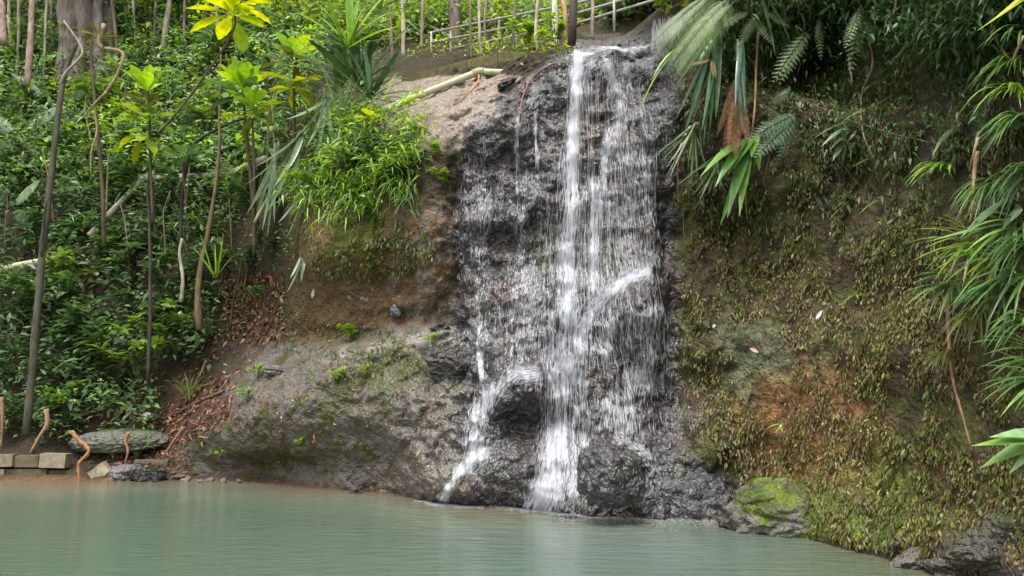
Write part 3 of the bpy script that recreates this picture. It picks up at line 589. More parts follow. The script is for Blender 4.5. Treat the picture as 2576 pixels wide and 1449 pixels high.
tag(g.build('retaining_wall', M_CONC, smooth=False), 'low mossy concrete retaining wall under the railing above the rock slab', 'wall')
# ------------------------------------------------------------------ pipes
def pipe(pts, r, label, col, joints=()):
    P_ = [at(*q) for q in pts]; root = empty('water_pipe', P_[0]); o0 = A(root.location)
    g = Geo(); tube(g, P_, r, col, n=12); g.build('pipe_run', M_PVC, root, origin=o0)
    for j in joints:
        d0 = unit(P_[j] - P_[max(j - 1, 0)]); d1 = unit(P_[min(j + 1, len(P_) - 1)] - P_[j]); g = Geo()
        tube(g, [P_[j] - d0*r*2, P_[j], P_[j] + d1*r*2], r*1.22, A(col)*.8, n=12); g.build('elbow_joint', M_PVC, root, origin=o0)
    return tag(root, label, 'pipe')
pipe([(965,277,13.75),(1080,230,13.8),(1205,180,13.9),(1292,184,13.6)], .062, 'pale mossy plastic pipe with an elbow along the top of the rock slab', (.42, .43, .27), (2,))
def pipe_on(pts, off, *a, **k):
    h_ = [hit1(x, y)[0][1] - off for x, y in pts]; return pipe([(x, y, Y_) for (x, y), Y_ in zip(pts, h_)], *a, **k)
pipe_on([(225,592),(362,447),(565,440),(668,398)], .75, .07, 'pale bent plastic pipe running through the left undergrowth', (.52, .5, .40), (1, 2))
pipe_on([(-80,698),(0,678),(170,646)], .6, .09, 'mossy cream pipe lying level across the left slope', (.40, .37, .22))
# ------------------------------------------------------------------ railing and posts
rl = empty('railing', at(1439, 90, 18)); o0 = A(rl.location)
def R_(pts, r, name, col=(.36, .34, .31)):
    g = Geo(); tube(g, [at(*q) for q in pts], r, col, n=8); g.build(name, M_METAL, rl, origin=o0)
R_([(1078,83,19.6),(1439,10,16.6),(1560,-18,15.6)], .03, 'rail'); R_([(1085,107,19.5),(1439,37,16.6),(1600,-10,15.3)], .029, 'rail'); R_([(1108,128,19.4),(1439,62,16.6),(1660,-4,15)], .029, 'rail')
for x, y0, y1, Y_ in [(1085,80,150,19.5),(1134,70,165,19.1),(1255,44,128,18.1),(1545,-10,80,15.7)]: R_([(x, y0, Y_), (x, y1, Y_)], .03, 'post')
tag(rl, 'long grey metal railing with three rails along the path above the falls', 'railing')
rl = empty('railing', at(1064, 100, 22)); o0 = A(rl.location)
R_([(1055,52,22.5),(1135,92,21.2)], .028, 'rail'); R_([(1050,80,22.5),(1110,112,21.4)], .026, 'rail'); R_([(1060,50,22.4),(1060,140,22.4)], .03, 'post')
tag(rl, 'short sloping railing meeting the long one at its far end', 'railing')
g = Geo(); tube(g, [at(1437,140,13.6), at(1441,60,13.6), at(1446,-60,13.6)], [.075, .07, .07], (.055, .042, .04), n=10, wob=.1)
tag(g.build('pole', M_BARK), 'dark upright pole at the lip of the waterfall before the railing', 'pole')
# ------------------------------------------------------------------ trees
def crown_mesh(seed, R=2.3, n=2600, L=(.12, .26), cols=((.05,.10,.02),(.10,.18,.03),(.03,.07,.02))):
    r = np.random.default_rng(seed); cl = r.normal(size=(26, 3)); cl = unit(cl)*r.uniform(.35, 1, (26, 1))*A([R, R, R*.6])
    P_ = cl[r.integers(0, 26, n)] + r.normal(size=(n, 3))*A([.42, .42, .26])
    D = unit(r.normal(size=(n, 3)) + A([0, 0, -.3])); g = Geo()
    leaves(g, P_, D, r.normal(size=(n, 3))*.4 + A([0, 0, 1]), r.uniform(*L, n), r.uniform(.05, .1, n), A(cols)[r.integers(0, len(cols), n)]*r.uniform(.7, 1.3, (n, 1)), droop=.2)
    return g.mesh('crown', M_LEAF)
CROWNS = [crown_mesh(100), crown_mesh(101, cols=((.10,.18,.03),(.16,.25,.04),(.06,.12,.02)))]
def tree(pts, wpx, label, col, group=None, crown=None, name='tree', flute=0., wob=.25, n=9, branches=(), twig=None, up=5.):
    """pts: (vx, vy, Y) from the base up; wpx: trunk width in photo-grid pixels"""
    P_ = [at(*q) for q in pts]; root = empty(name, P_[0]); o0 = A(root.location)
    rr = [wpx[0]/2*px_m(P_[0][1]), wpx[1]/2*px_m(P_[-1][1])]
    if crown is not None: P_ = P_ + [P_[-1] + A([rng.normal(0, .3), rng.normal(0, .3), up])]; rr = rr + [rr[-1]*.6]
    g = Geo(); tube(g, P_, rr, col, n=n, wob=wob, sub=5 if not flute else 12, seed=len(label))
    g.c[-1] = g.c[-1]*(1 + .55*fbm(g.v[-1]*A([5, 5, 3.]), 3, 33))[:, None]
    mo_ = sstep(.1, .5, fbm(g.v[-1]*A([3, 3, 2.]), 3, 35))[:, None]*.55; g.c[-1] = g.c[-1]*(1 - mo_) + A([.06, .075, .025])*mo_
    if flute:
        v = g.v[-1]; ax = A(P_[0]) ; an = np.arctan2(v[:, 1] - ax[1], v[:, 0] - ax[0]); rad = v - ax; rad[:, 2] = 0
        v += unit(rad)*(flute*(np.abs(np.sin(an*3.5 + v[:, 2]*.35))**.45 - .5) + .06*vnoise(v*A([6, 6, 1.5])))[:, None]*rr[0]*2
    tr_ = g.build('trunk', M_BARK, root, origin=o0)
    for b_ in branches:
        g = Geo(); B_ = [at(*q) for q in b_[0]]; tube(g, B_, [b_[1]/2*px_m(B_[0][1]), b_[2]/2*px_m(B_[0][1])], b_[3] if len(b_) > 3 else col, n=6, wob=.2, sub=4); g.build('branch', M_BARK, root, origin=o0)
    if crown is not None:
        c = bpy.data.objects.new('crown', CROWNS[crown]); COL.objects.link(c); c.parent = root; c.location = tuple(P_[-1] - o0); c.rotation_euler = (0, 0, rng.uniform(0, 6))
    return tag(root, label, 'tree', group)
grey = (.16, .13, .11); pale = (.30, .25, .20); dark = (.065, .062, .045); brn = (.13, .085, .05)
tree([(222,250,22.9),(222,120,23),(222,40,23),(224,-70,23.2)], (112,100), 'thick fluted grey trunk at the top of the left slope', (.19, .155, .135), crown=0, flute=.42, n=84, up=6)
tree([(66,1095,14.9),(85,900,15.0),(102,690,15.1),(130,430,15.3),(158,210,15.5),(192,110,15.6)], (21,12), 'dark leaning slender tree rising from the shore behind the block wall', dark,
     branches=[([(150,215,15.5),(168,180,15.4),(205,140,15.4),(200,110,15.4),(160,52,15.4)], 9, 5, pale), ([(104,650,15.1),(110,560,15.0),(118,500,14.9)], 9, 5, dark)])
tree([(68,215,20.5),(76,100,20.6),(82,-50,20.8)], (17,14), 'pale straight thin trunk between the fern and the fluted tree', (.27, .19, .15), crown=0)
tree([(8,110,22),(4,20,22.2),(0,-50,22.3)], (22,20), 'pale reddish trunk cut by the far left edge', (.30, .21, .18), crown=0)
tree([(1148,165,21.5),(1144,60,21.6),(1140,-60,21.8)], (34,30), 'sturdy grey brown trunk standing behind the railing', (.15, .115, .10), n=14)
tree([(412,130,22),(418,60,22),(430,-50,22.2)], (17,14), 'mossy pale trunk with a dark knot on the upper slope', (.20, .17, .11), crown=1)
tree([(500,830,15.2),(500,700,15.3),(528,560,15.4),(550,400,15.5),(552,270,15.6),(556,120,15.9)], (17,4), 'brown crooked young tree crossing before the bent pipe', (.14, .10, .055), wob=.3)
tree([(262,620,16.3),(258,480,16.3),(246,330,16.4),(230,160,16.6),(228,100,16.6)], (11,7), 'thin straight brown stem left of the bent pipe', (.085, .06, .035), name='young_tree')
tree([(452,690,15.3),(458,500,15.4),(470,420,15.4),(488,362,15.5),(560,318,15.6),(612,298,15.6)], (9,6), 'black thin stem bending into a pale twig above the pipe', (.03, .027, .024), name='young_tree')
tree([(372,960,15.1),(378,760,15.2),(376,560,15.3),(372,470,15.3),(388,360,15.5)], (10,5), 'very thin dark stem crossing the bend of the pipe', (.05, .042, .036), name='young_tree')
tree([(640,640,15.2),(640,480,15.3),(636,330,15.5)], (9,6), 'thin brown stem under the lower bright leaf rosette', (.11, .08, .05), name='young_tree')
tree([(455,760,15.1),(460,700,15.1),(452,640,15.1),(458,600,15.1)], (10,7), 'short pale dead stem with a hooked foot in the undergrowth', (.33, .31, .22), name='young_tree')
bgt = [(985,170,24,9,0),(1014,130,25,11,1),(905,60,25,12,0),(1187,140,25,8,1),(1212,130,24.5,9,0),(1226,115,25.5,7,1),(1290,120,24.5,8,1),(1352,118,23,9,0),(1398,105,22.5,17,1),(1422,88,23.5,13,1),(1300,60,27,12,0),(1490,90,24,10,1),(1530,60,25.5,9,0),(1580,40,26.5,12,1),(1060,110,26,10,1),(705,60,25,12,0),(640,70,24,10,1),(340,40,24.5,14,0),(520,90,23.5,10,1),(30,110,23.5,10,0)]
pl_ = [(.16,.12,.09),(.36,.30,.22),(.25,.20,.15)]
names = ['thin trunk left of the strap leaved plants','slim pale trunk at the left end of the railing','brown trunk behind the tall strap leaves','thin twin trunk just right of the sturdy trunk','slender trunk behind the first railing post','hair thin pale trunk behind the railing','thin straight trunk in the gap between two posts','pale slim trunk over the mossy wall joint','white barked trunk just left of the dark pole','orange pale trunk right behind the dark pole','brown trunk high behind the railing','thin trunk right of the dark pole','slim trunk behind the descending rails','trunk above the end of the rails','pale trunk behind the short railing','brown trunk behind the topmost rosette','thin pale trunk above the large rosette','trunk behind the right side of the fluted tree','slim trunk above the slanted branch','thin trunk in the upper left corner']
for k, ((x, y, Y_, wp, cr), nm) in enumerate(zip(bgt, names)):
    Y_ = min(Y_, hit1(x, y + 10)[0][1] + .1) if x > 940 else Y_
    tree([(x, y + 15, Y_), (x + rng.normal(0, 4), y - 60, Y_), (x + rng.normal(0, 10), -70, Y_ + .2)], (wp, wp*.85), nm, (.42, .24, .13) if 'orange' in nm else (.5, .46, .38) if 'white' in nm else pl_[k % 3], group='background trees above the falls', wob=.3)
for k, (x, y, wp) in enumerate([(110,240,8),(160,260,6),(290,230,9),(345,170,7),(385,140,9),(455,200,7),(545,150,9),(575,210,6),(660,180,8),(690,120,10),(730,100,7),(770,90,8),(135,120,10),(480,110,8),(320,150,6),(40,230,8)]):
    Y_ = hit1(x, y)[0][1] + .05
    tree([(x, y, Y_), (x + rng.normal(0, 6), y*.4, Y_), (x + rng.normal(0, 14), -60, Y_ + .1)], (wp, wp*.8), 'slim pale trunk standing among the shrubs of the upper left forest', pl_[(k + 1) % 3], group='slim trunks of the upper left forest', wob=.3)
# ------------------------------------------------------------------ lianas, dead stems, sticks, litter
def strand(name, pts, wpx, label, col, cat, off=.15, Y=None, mat=None, group=None, w2=None, wob=.25):
    hh = hit([q[0] for q in pts], [q[1] for q in pts])[0]
    Yv = [Y if Y else max(h_[1] - off, 2) for h_ in hh] if Y is None or np.ndim(Y) == 0 else Y
    P_ = [at(q[0], q[1], y_) for q, y_ in zip(pts, Yv)]; s = px_m(np.mean(Yv)); g = Geo()
    tube(g, P_, [wpx/2*s, (w2 or wpx*.3)/2*s], col, n=7, wob=wob, sub=5)
    o = g.build(name, mat or M_BARK, origin=P_[0]); o.location = tuple(P_[0]); return tag(o, label, cat, group)
strand('liana', [(262,60),(250,115),(308,133),(296,185),(268,230),(240,270),(244,330),(230,380),(228,440)], 11, 'looping pale liana hanging beside the fluted trunk', (.30, .22, .13), 'liana', Y=16.2)
strand('liana', [(268,230),(225,275),(205,300)], 7, 'short pale side shoot off the looping liana', (.30, .24, .15), 'liana', Y=16.15)
strand('driftwood', [(180,1086),(200,1108),(224,1133),(206,1156),(197,1172),(199,1200),(197,1228)], 12, 'orange brown curled driftwood standing in the water before the block wall', (.36, .19, .075), 'driftwood', Y=14.35, w2=4, mat=M_DEAD, wob=.7)
strand('dead_stick', [(116,1030),(119,1068),(98,1100),(76,1140)], 13, 'pale forked stick leaning on the block wall', (.32, .2, .12), 'stick', Y=14.7, mat=M_DEAD)
strand('dead_stick', [(2,1000),(6,1050),(2,1130)], 13, 'brown dead stalk above the left end of the block wall', (.26, .17, .1), 'stick', Y=14.7, mat=M_DEAD)
strand('dead_stick', [(324,1088),(316,1110),(322,1135),(314,1165)], 11, 'curled brown dead leaf stalk on the long grey slab', (.30, .17, .10), 'stick', Y=14.75, mat=M_DEAD)
strand('dead_stick', [(462,1075),(440,1105),(408,1152)], 12, 'reddish dead frond stalk leaning against the grey ramp', (.25, .12, .07), 'stick', Y=14.6, mat=M_DEAD)
strand('dead_stick', [(330,1018),(300,1040),(275,1065)], 9, 'short pale stick over the slab left of the leaf litter', (.36, .24, .13), 'stick', off=.12, mat=M_DEAD)
strand('dead_stick', [(520,905),(500,950),(480,985)], 8, 'dry stalk hanging at the dark edge of the hollow', (.24, .13, .07), 'stick', off=.15, mat=M_DEAD)
strand('dead_stick', [(560,985),(510,1005),(450,1035),(395,1060)], 8, 'long brown stick lying on the red leaf litter', (.17, .10, .06), 'stick', off=.08, mat=M_DEAD)
strand('dead_stick', [(350,985),(230,1035),(150,1070)], 9, 'long dry stick slanting through the shore plants', (.22, .15, .08), 'stick', off=.25, mat=M_DEAD)
g = Geo(); c0 = at(383, 1161, 14.6); box(g, [0, 0, 0], [.56, .16, .05], (.12, .105, .085)); o = g.build('plank', M_BARK, smooth=False); o.location = tuple(c0); o.rotation_euler = (0, .02, .15)
tag(o, 'short grey plank lying level over the black shore rock', 'plank')
def scrap(x, y, L, wd, col, label, cat, ang, off=.05):
    p_, n_ = hit1(x, y); g = Geo(); leaves(g, [[0, 0, 0]], [[math.cos(ang), -.15, math.sin(ang)]], [[0, -1, .3]], L, wd, col, prof=(.15, .8, 1, .7, .1), fold=.4)
    v = g.v[-1]; v -= v.mean(0); o = g.build('fallen_leaf' if cat == 'leaf' else 'litter', M_DEAD); o.location = tuple(p_ + n_*off); return tag(o, label, cat)
scrap(376, 1057, .26, .17, (.72, .64, .72), 'white and pink scrap of litter on the leaf litter', 'litter', -.4, .1)
scrap(1905, 880, .12, .05, (.55, .34, .32), 'pinkish fallen leaf stuck on the smooth mossy patch', 'leaf', -.5)
scrap(2066, 797, .13, .045, (.6, .6, .62), 'silvery white fallen leaf on the mossy cliff', 'leaf', 1.0)
scrap(1802, 822, .05, .04, (.6, .6, .62), 'tiny white fallen leaf left of the pinkish one', 'leaf', 1.0)
scrap(793, 735, .16, .06, (.4, .38, .26), 'pale upright dead leaf on the soil bank', 'leaf', 1.4)
scrap(972, 340, .16, .07, (.75, .42, .01), 'orange yellow leaf over the bright bush', 'leaf', -.6, .35)
strand('dead_twig', [(1395,158),(1345,190),(1318,235),(1306,300),(1303,380)], 6, 'long thin brown twig draped down the left side of the falls', (.24, .13, .075), 'twig', off=.07, mat=M_DEAD)
strand('dead_twig', [(1205,190),(1200,210),(1160,250),(1120,270)], 7, 'orange dead twig under the pipe elbow on the slab', (.42, .2, .09), 'twig', off=.05, mat=M_DEAD)
strand('dead_twig', [(1290,192),(1265,200),(1245,205)], 6, 'short reddish twig below the end of the mossy pipe', (.4, .2, .1), 'twig', off=.05, mat=M_DEAD)
# right cliff
strand('hanging_root', [(2190,-40),(2180,60),(2196,160),(2168,235),(2170,330),(2198,400)], 9, 'long sinuous brown root hanging in the middle of the mossy cliff', (.23, .16, .085), 'root', off=.28)
strand('hanging_root', [(2256,-30),(2250,30),(2228,52),(2240,80)], 8, 'pale forked root in the dark hollow at the cliff top', (.4, .36, .34), 'root', off=.7)
strand('hanging_root', [(2330,-30),(2333,40),(2329,85)], 9, 'straight brown root hanging right of the dark hollow', (.25, .17, .12), 'root', off=.3, w2=3)
strand('hanging_root', [(2135,140),(2140,180),(2144,208)], 10, 'pale tapering root under the bushy fern', (.35, .26, .18), 'root', off=.3, w2=3)
strand('hanging_root', [(1908,80),(1902,180),(1898,280),(1885,380),(1874,450),(1880,555)], 8, 'long brown dead stem hanging behind the broad drooping leaves', (.24, .14, .085), 'root', off=.35)
strand('hanging_root', [(1706,400),(1705,470),(1708,530)], 5, 'thin reddish root hanging at the right edge of the falls', (.22, .11, .07), 'root', off=.2)
strand('dead_stalk', [(2475,-10),(2497,60),(2512,110),(2540,150)], 13, 'orange brown dead stem behind the bright yellow green leaf', (.36, .2, .1), 'stalk', off=.3)
strand('dead_stalk', [(2458,380),(2450,440),(2446,520),(2440,560)], 13, 'broken pale brown stem among the drooping grass', (.37, .23, .13), 'stalk', off=.4)
strand('dead_stalk', [(2388,740),(2386,830),(2396,950),(2420,1040),(2441,1118)], 12, 'long brown dead stem reaching down to the large leaf plant', (.26, .15, .09), 'stalk', off=.2)
strand('dead_stalk', [(2576,90),(2548,150),(2535,190)], 8, 'thin tan stem at the upper right edge', (.36, .26, .15), 'stalk', off=.4)
strand('dead_stalk', [(2460,345),(2438,430)], 9, 'tan dry blade standing in the top grass tuft', (.36, .27, .17), 'stalk', off=.55)
for k, (pts, lab) in enumerate([([(1990,245),(2080,275),(2190,300)], 'upper grey wire-thin twig crossing the cliff'), ([(2130,300),(2260,340),(2380,365)], 'lower grey wire-thin twig crossing the cliff'), ([(2110,400),(2140,440),(2165,470)], 'short grey twig beneath the hanging root'), ([(1845,95),(1880,140),(1920,180)], 'thin twig behind the brown dead frond')]):
    strand('thin_twig', pts, 3.5, lab, (.2, .17, .14), 'twig', off=.12)
# ------------------------------------------------------------------ plants
BRIGHT = A([[.24,.40,.04],[.31,.46,.035],[.18,.33,.045]]); MID = A([[.075,.15,.04],[.11,.20,.05],[.06,.115,.035]]); DARK = A([[.03,.075,.022],[.045,.10,.028],[.06,.12,.035]])
OLIVE = A([[.11,.13,.025],[.14,.17,.03],[.09,.10,.02]]); YEL = A([[.34,.42,.015],[.42,.46,.015],[.27,.38,.02]]); FERN = A([[.13,.20,.09],[.17,.25,.11],[.10,.17,.07]])
OBOV = (.07, .3, .72, 1, .85, .12); LANCE = (.08, .75, 1, .8, .42, .04); STRAP = (.55, .9, 1, .95, .8, .5, .05); OVAL = (.1, .85, 1, .7, .06)
def pick(pal, n, j=.2): return pal[rng.integers(0, len(pal), n)]*rng.uniform(1 - j, 1 + j, (n, 1))
def leaf_to(g, base, tip, W, droop=.25, prof=LANCE, col=(.1, .2, .03), fold=.25, up=(0, -.3, 1)):
    base = A(base); tip = A(tip); L = np.linalg.norm(tip - base); d = tip - base + A([0, 0, droop*L]); l2 = np.linalg.norm(d)
    leaves(g, [base], [d], [up], l2, W, col, prof=prof, droop=droop*L/l2, fold=fold)
def rosette(g, c, n, L, W, pal, upness=.7, prof=OBOV, droop=.12, face=(0, -.35, 0)):
    an = np.arange(n)*2.4 + rng.uniform(0, 6); el = np.linspace(upness + .35, upness - .5, n) + rng.normal(0, .1, n)
    D = np.stack([np.cos(an)*np.cos(el), np.sin(an)*np.cos(el), np.sin(el)], 1) + A(face)
    leaves(g, np.broadcast_to(A(c), (n, 3)) + D*.02, D, A([0, 0, 1.]) - D*.3, L*rng.uniform(.75, 1.1, n), W*rng.uniform(.8, 1.1, n), pick(pal, n), prof=prof, droop=droop, fold=.3)
# --- shrubs: a few kinds built once, then copied
def shrub_proto(name, nst, H, nl, L, W, pal, prof=LANCE, spread=.5, mat=None, lean=(0, -.25, 0)):
    root = empty(name); gs, gf = Geo(), Geo()
    for s in range(nst):
        an = rng.uniform(0, 6.28); tip = A([math.cos(an)*spread, math.sin(an)*spread, rng.uniform(.6, 1)])*H + A(lean)*H
        mid = tip*.5 + A([0, 0, .12*H]); pts = A([[0, 0, -.1], mid, tip]); tube(gs, pts, [.012*H**.5, .004], (.08, .06, .03), n=5, sub=4)
        u = rng.uniform(.3, 1, nl)[:, None]; P_ = (1 - u)**2*pts[0] + 2*u*(1 - u)*(mid*2 - .5*(pts[0] + tip)) + u**2*tip
        a2 = np.arange(nl)*2.4; D = np.stack([np.cos(a2), np.sin(a2), rng.uniform(-.1, .7, nl)], 1)
        leaves(gf, P_, D, A([0, 0, 1.]) + rng.normal(0, .25, (nl, 3)), L*rng.uniform(.6, 1.15, nl), W*rng.uniform(.7, 1.15, nl), pick(pal, nl), prof=prof, droop=.3, fold=.25)
        rosette(gf, tip, 7, L, W, pal, .5, prof, .3)
    gs.build('stem', M_BARK, root); gf.build('foliage', mat or M_GLOSS, root); return root
PROTO = {
 'broad': lambda: shrub_proto('shrub', 5, .8, 12, .30, .12, MID), 'broad_bright': lambda: shrub_proto('shrub', 5, .8, 12, .26, .11, (MID + BRIGHT)/2),
 'dark': lambda: shrub_proto('shrub', 6, .8, 14, .22, .09, DARK), 'small': lambda: shrub_proto('shrub', 7, .6, 18, .13, .06, MID, OVAL), 'small_dark': lambda: shrub_proto('shrub', 7, .6, 18, .14, .06, DARK, OVAL),
 'narrow': lambda: shrub_proto('shrub', 12, .6, 20, .20, .036, (MID + BRIGHT*2)/2.6, spread=.7), 'pale': lambda: shrub_proto('shrub', 5, .8, 12, .24, .09, FERN),
 'lime': lambda: shrub_proto('shrub', 9, .6, 22, .14, .05, BRIGHT*1.15, OVAL)}
P_ROOT = {}; N_USED = {}
def place_shrub(kind, x, y, s, label, group='shrubs on the left slope', off=.05, lean=0.):
    p_, n_ = hit1(x, y)
    if kind not in P_ROOT: P_ROOT[kind] = PROTO[kind](); o = P_ROOT[kind]
    else: o = copy_tree(P_ROOT[kind])
    o.location = tuple(p_ + n_*off); o.scale = (s, s, s); o.rotation_euler = (lean, 0, rng.uniform(0, 6.28)); tag(o, label, 'shrub', group); return o
SH = [('broad_bright',370,985,1.0,'bright broad leaved shrub at the edge of the dark hollow'),('broad',250,985,1.05,'broad leaved shrub left of the hollow, above the long slab'),('broad',215,930,1.0,'big leaved shrub to the right of the dark leaning tree foot'),
 ('small',305,1000,.9,'small leaved shrub overhanging the long flat slab'),('broad_bright',120,1090,.7,'low bright shrub growing right behind the block wall'),('small',30,1110,.9,'leafy shrub behind the left end of the block wall'),('small',150,1120,.6,'small leafy plant by the orange driftwood'),
 ('broad_bright',425,905,.9,'glossy shrub with pale leaf backs over the hollow'),('dark',60,1010,1.0,'dark shrub at the foot of the leaning tree'),('broad',140,850,1.0,'shrub right of the leaning trunk at mid height'),('broad_bright',200,770,1.1,'light green shrub under the level mossy pipe'),
 ('dark',30,870,1.1,'dark shrub on the left edge below the mossy pipe'),('small',110,800,1.1,'small leaved shrub in front of the leaning trunk'),('broad',270,740,1.0,'leafy shrub below the thin straight stem'),('small',255,640,1.1,'dense small leaved shrub at the foot of the bent pipe'),
 ('small_dark',330,690,1.1,'dark dense shrub right under the bent pipe'),('pale',205,560,1.0,'pale shrub left of the lower end of the bent pipe'),('small_dark',60,600,1.2,'dark shrub left of the leaning trunk over the mossy pipe'),('broad',420,640,.9,'shrub by the short hooked dead stem'),
 ('small',520,640,1.0,'bushy shrub right of the crooked young tree'),('small_dark',580,720,1.0,'dark bush at the head of the red leaf litter'),('small',640,690,.9,'small bush at the left foot of the soil bank'),('small',690,650,.7,'bush against the left side of the mossy soil bank'),
 ('broad',690,590,.8,'leafy plant with spreading leaves at the corner of the soil bank'),('small',690,780,.6,'little bush at the bottom corner of the soil bank'),('dark',430,770,1.0,'dark shrub in the middle of the lower slope'),('small_dark',540,800,.9,'dark low bush left of the upper leaf litter'),
 ('broad',350,870,.9,'mid green shrub above the bright broad leaved one'),('dark',480,880,.8,'dark shrub on the lip of the hollow'),('pale',30,480,1.3,'pale shrub at the left edge under the fern'),('small',180,430,1.3,'leafy shrub behind the leaning trunk, half way up'),
 ('broad',330,540,1.0,'shrub under the bend of the pipe'),('dark',470,520,1.1,'dark leafy shrub under the level run of pipe'),('small',590,540,1.1,'shrub between crooked tree and pipe end'),('broad_bright',300,330,1.2,'mid green shrub left of the yellow green sapling'),
 ('pale',520,370,1.1,'greyish shrub above the level pipe'),('small',440,300,1.2,'shrub behind the slanted pale branch'),('broad',520,230,1.3,'shrub left of the largest rosette'),('broad_bright',560,360,1.0,'light shrub under the rosettes'),
 ('small',120,310,1.4,'leafy shrub between thin pale trunk and leaning tree'),('small',300,110,1.6,'leafy shrub just right of the fluted trunk'),('broad',470,120,1.6,'shrub on the upper slope above the slanted branch'),('small',650,140,1.5,'leafy shrub behind the highest rosettes'),
 ('pale',690,270,1.2,'pale shrub between the rosettes and hanging straps'),('small_dark',360,420,1.1,'dark bush behind the yellow green sapling'),('lime',200,80,1.6,'bright small leaved shrub left of the fluted trunk'),('small',50,180,1.6,'shrub at the foot of the pale straight trunk'),
 ('small_dark',570,450,1.1,'dark bush above the right end of the pipe'),('broad',120,660,.9,'broad shrub overhanging the mossy pipe'),('small',400,560,1.0,'small leaved shrub behind the very thin dark stem')]
for k_, x, y, s, lab in SH: place_shrub(k_, x, y, s*(1.35 if 'broad' in k_ else 1.15), lab, off=.25)
BB = 'bushes on the soil bank beside the falls'
for k_, x, y, s, lab in [('lime',840,350,1.0,'bright lime bush at the top left of the soil bank'),('narrow',880,430,.95,'narrow leaved bush in the middle of the soil bank'),('lime',930,410,.9,'lime bush under the yellow tipped sapling'),('narrow',960,455,.9,'narrow leaved bush hanging at the right of the soil bank'),('narrow',820,480,.9,'narrow leaved bush at the left of the soil bank'),
    ('narrow',930,505,.8,'lowest narrow leaved bush drooping over the moss'),('narrow',1015,445,.55,'narrow leaved bush nearest the falls'),('lime',865,500,.8,'small lime bush low on the soil bank'),('lime',1105,400,.55,'yellowish small bush on the bare rock edge left of the falls'),('lime',1118,470,.5,'hanging yellowish plant beside the falls edge'),('lime',1045,345,.4,'little plant on the rock slab corner'),('broad_bright',905,555,.5,'plant with a few broad leaves under the soil bank bushes'),
    ('lime',885,860,.5,'lime weeds on the crest of the ramp'),('lime',850,960,.4,'small lime weed on the ramp by the square boulder'),('lime',925,950,.35,'tiny weed on the ramp just left of the square boulder'),('lime',625,1010,.4,'small pale weed on the left of the ramp'),('lime',650,950,.4,'weed beside the flat stone on the ramp')]:
    place_shrub(k_, x, y, s, lab, BB, .02, .5 if 'narrow' in k_ else .2)
# --- saplings with whorls of large leaves at the stem tips
BRIGHT = BRIGHT*1.25; YEL = YEL*1.25
def sapling(stem_pts, wpx, whorls, label, Y, pal=BRIGHT):
    root = empty('sapling', at(*stem_pts[0], Y)); o0 = A(root.location); g = Geo()
    tube(g, [at(x, y, Y) for x, y in stem_pts], [wpx/2*px_m(Y), wpx/3*px_m(Y)], (.09, .07, .04), n=7, wob=.2, sub=5); g.build('stem', M_BARK, root, origin=o0)
    for (x, y, n, L, W, up, pl) in whorls:
        g = Geo(); rosette(g, at(x, y, Y), n, L*px_m(Y), W*px_m(Y), pl, up); g.build('leaf_rosette', M_LEAF, root, origin=o0)
    return tag(root, label, 'sapling')
sapling([(385,560),(378,400),(376,300),(370,200)], 8, [(371,232,9,85,30,1.0,BRIGHT),(370,262,8,62,24,.1,OLIVE),(368,300,9,80,30,.2,(MID+BRIGHT)/2),(362,338,8,75,30,-.5,YEL*.8)], 'slender sapling with stacked lime rosettes above the pipe bend', 15.2)
sapling([(640,560),(628,420),(618,320),(612,230)], 10, [(612,225,11,98,40,.95,BRIGHT),(608,240,8,95,30,.1,MID)], 'sapling bearing the largest bright green rosette', 15.0)
sapling([(636,520),(640,420),(634,300)], 8, [(632,275,9,80,30,.8,BRIGHT),(630,292,8,75,26,-.1,(OLIVE+YEL)/2)], 'sapling with a lower rosette just under the largest one', 14.8)
sapling([(745,480),(742,330),(738,180)], 8, [(738,145,9,78,32,.75,BRIGHT),(740,155,7,85,28,0,OLIVE)], 'sapling with the highest lime rosette near the strap leaves', 15.2)
sapling([(735,420),(738,300),(738,220)], 7, [(738,205,9,85,24,.0,(OLIVE+YEL)/2),(735,222,6,60,22,-.3,YEL)], 'sapling of flat yellowish whorls under the highest rosette', 15.0)
sapling([(398,335),(470,252),(580,92),(592,25)], 7, [(585,35,10,105,42,-.1,YEL),(600,12,9,100,36,.1,YEL)], 'big leaved yellow lit sapling crown at the upper edge', 13.8)
sapling([(940,400),(938,340),(938,310)], 6, [(938,300,8,46,26,.4,YEL)], 'small sapling with yellow tipped leaves above the bright bush', 13.2)
sapling([(262,140),(258,110),(250,95)], 5, [(250,92,8,52,11,.3,OLIVE)], 'small narrow leaved whorl in front of the fluted trunk', 16.0)
sapling([(470,520),(462,450),(458,400)], 6, [(462,395,9,62,26,.3,DARK*1.4)], 'dark leaved sapling standing over the level pipe', 15.3)
BRIGHT = BRIGHT/1.15
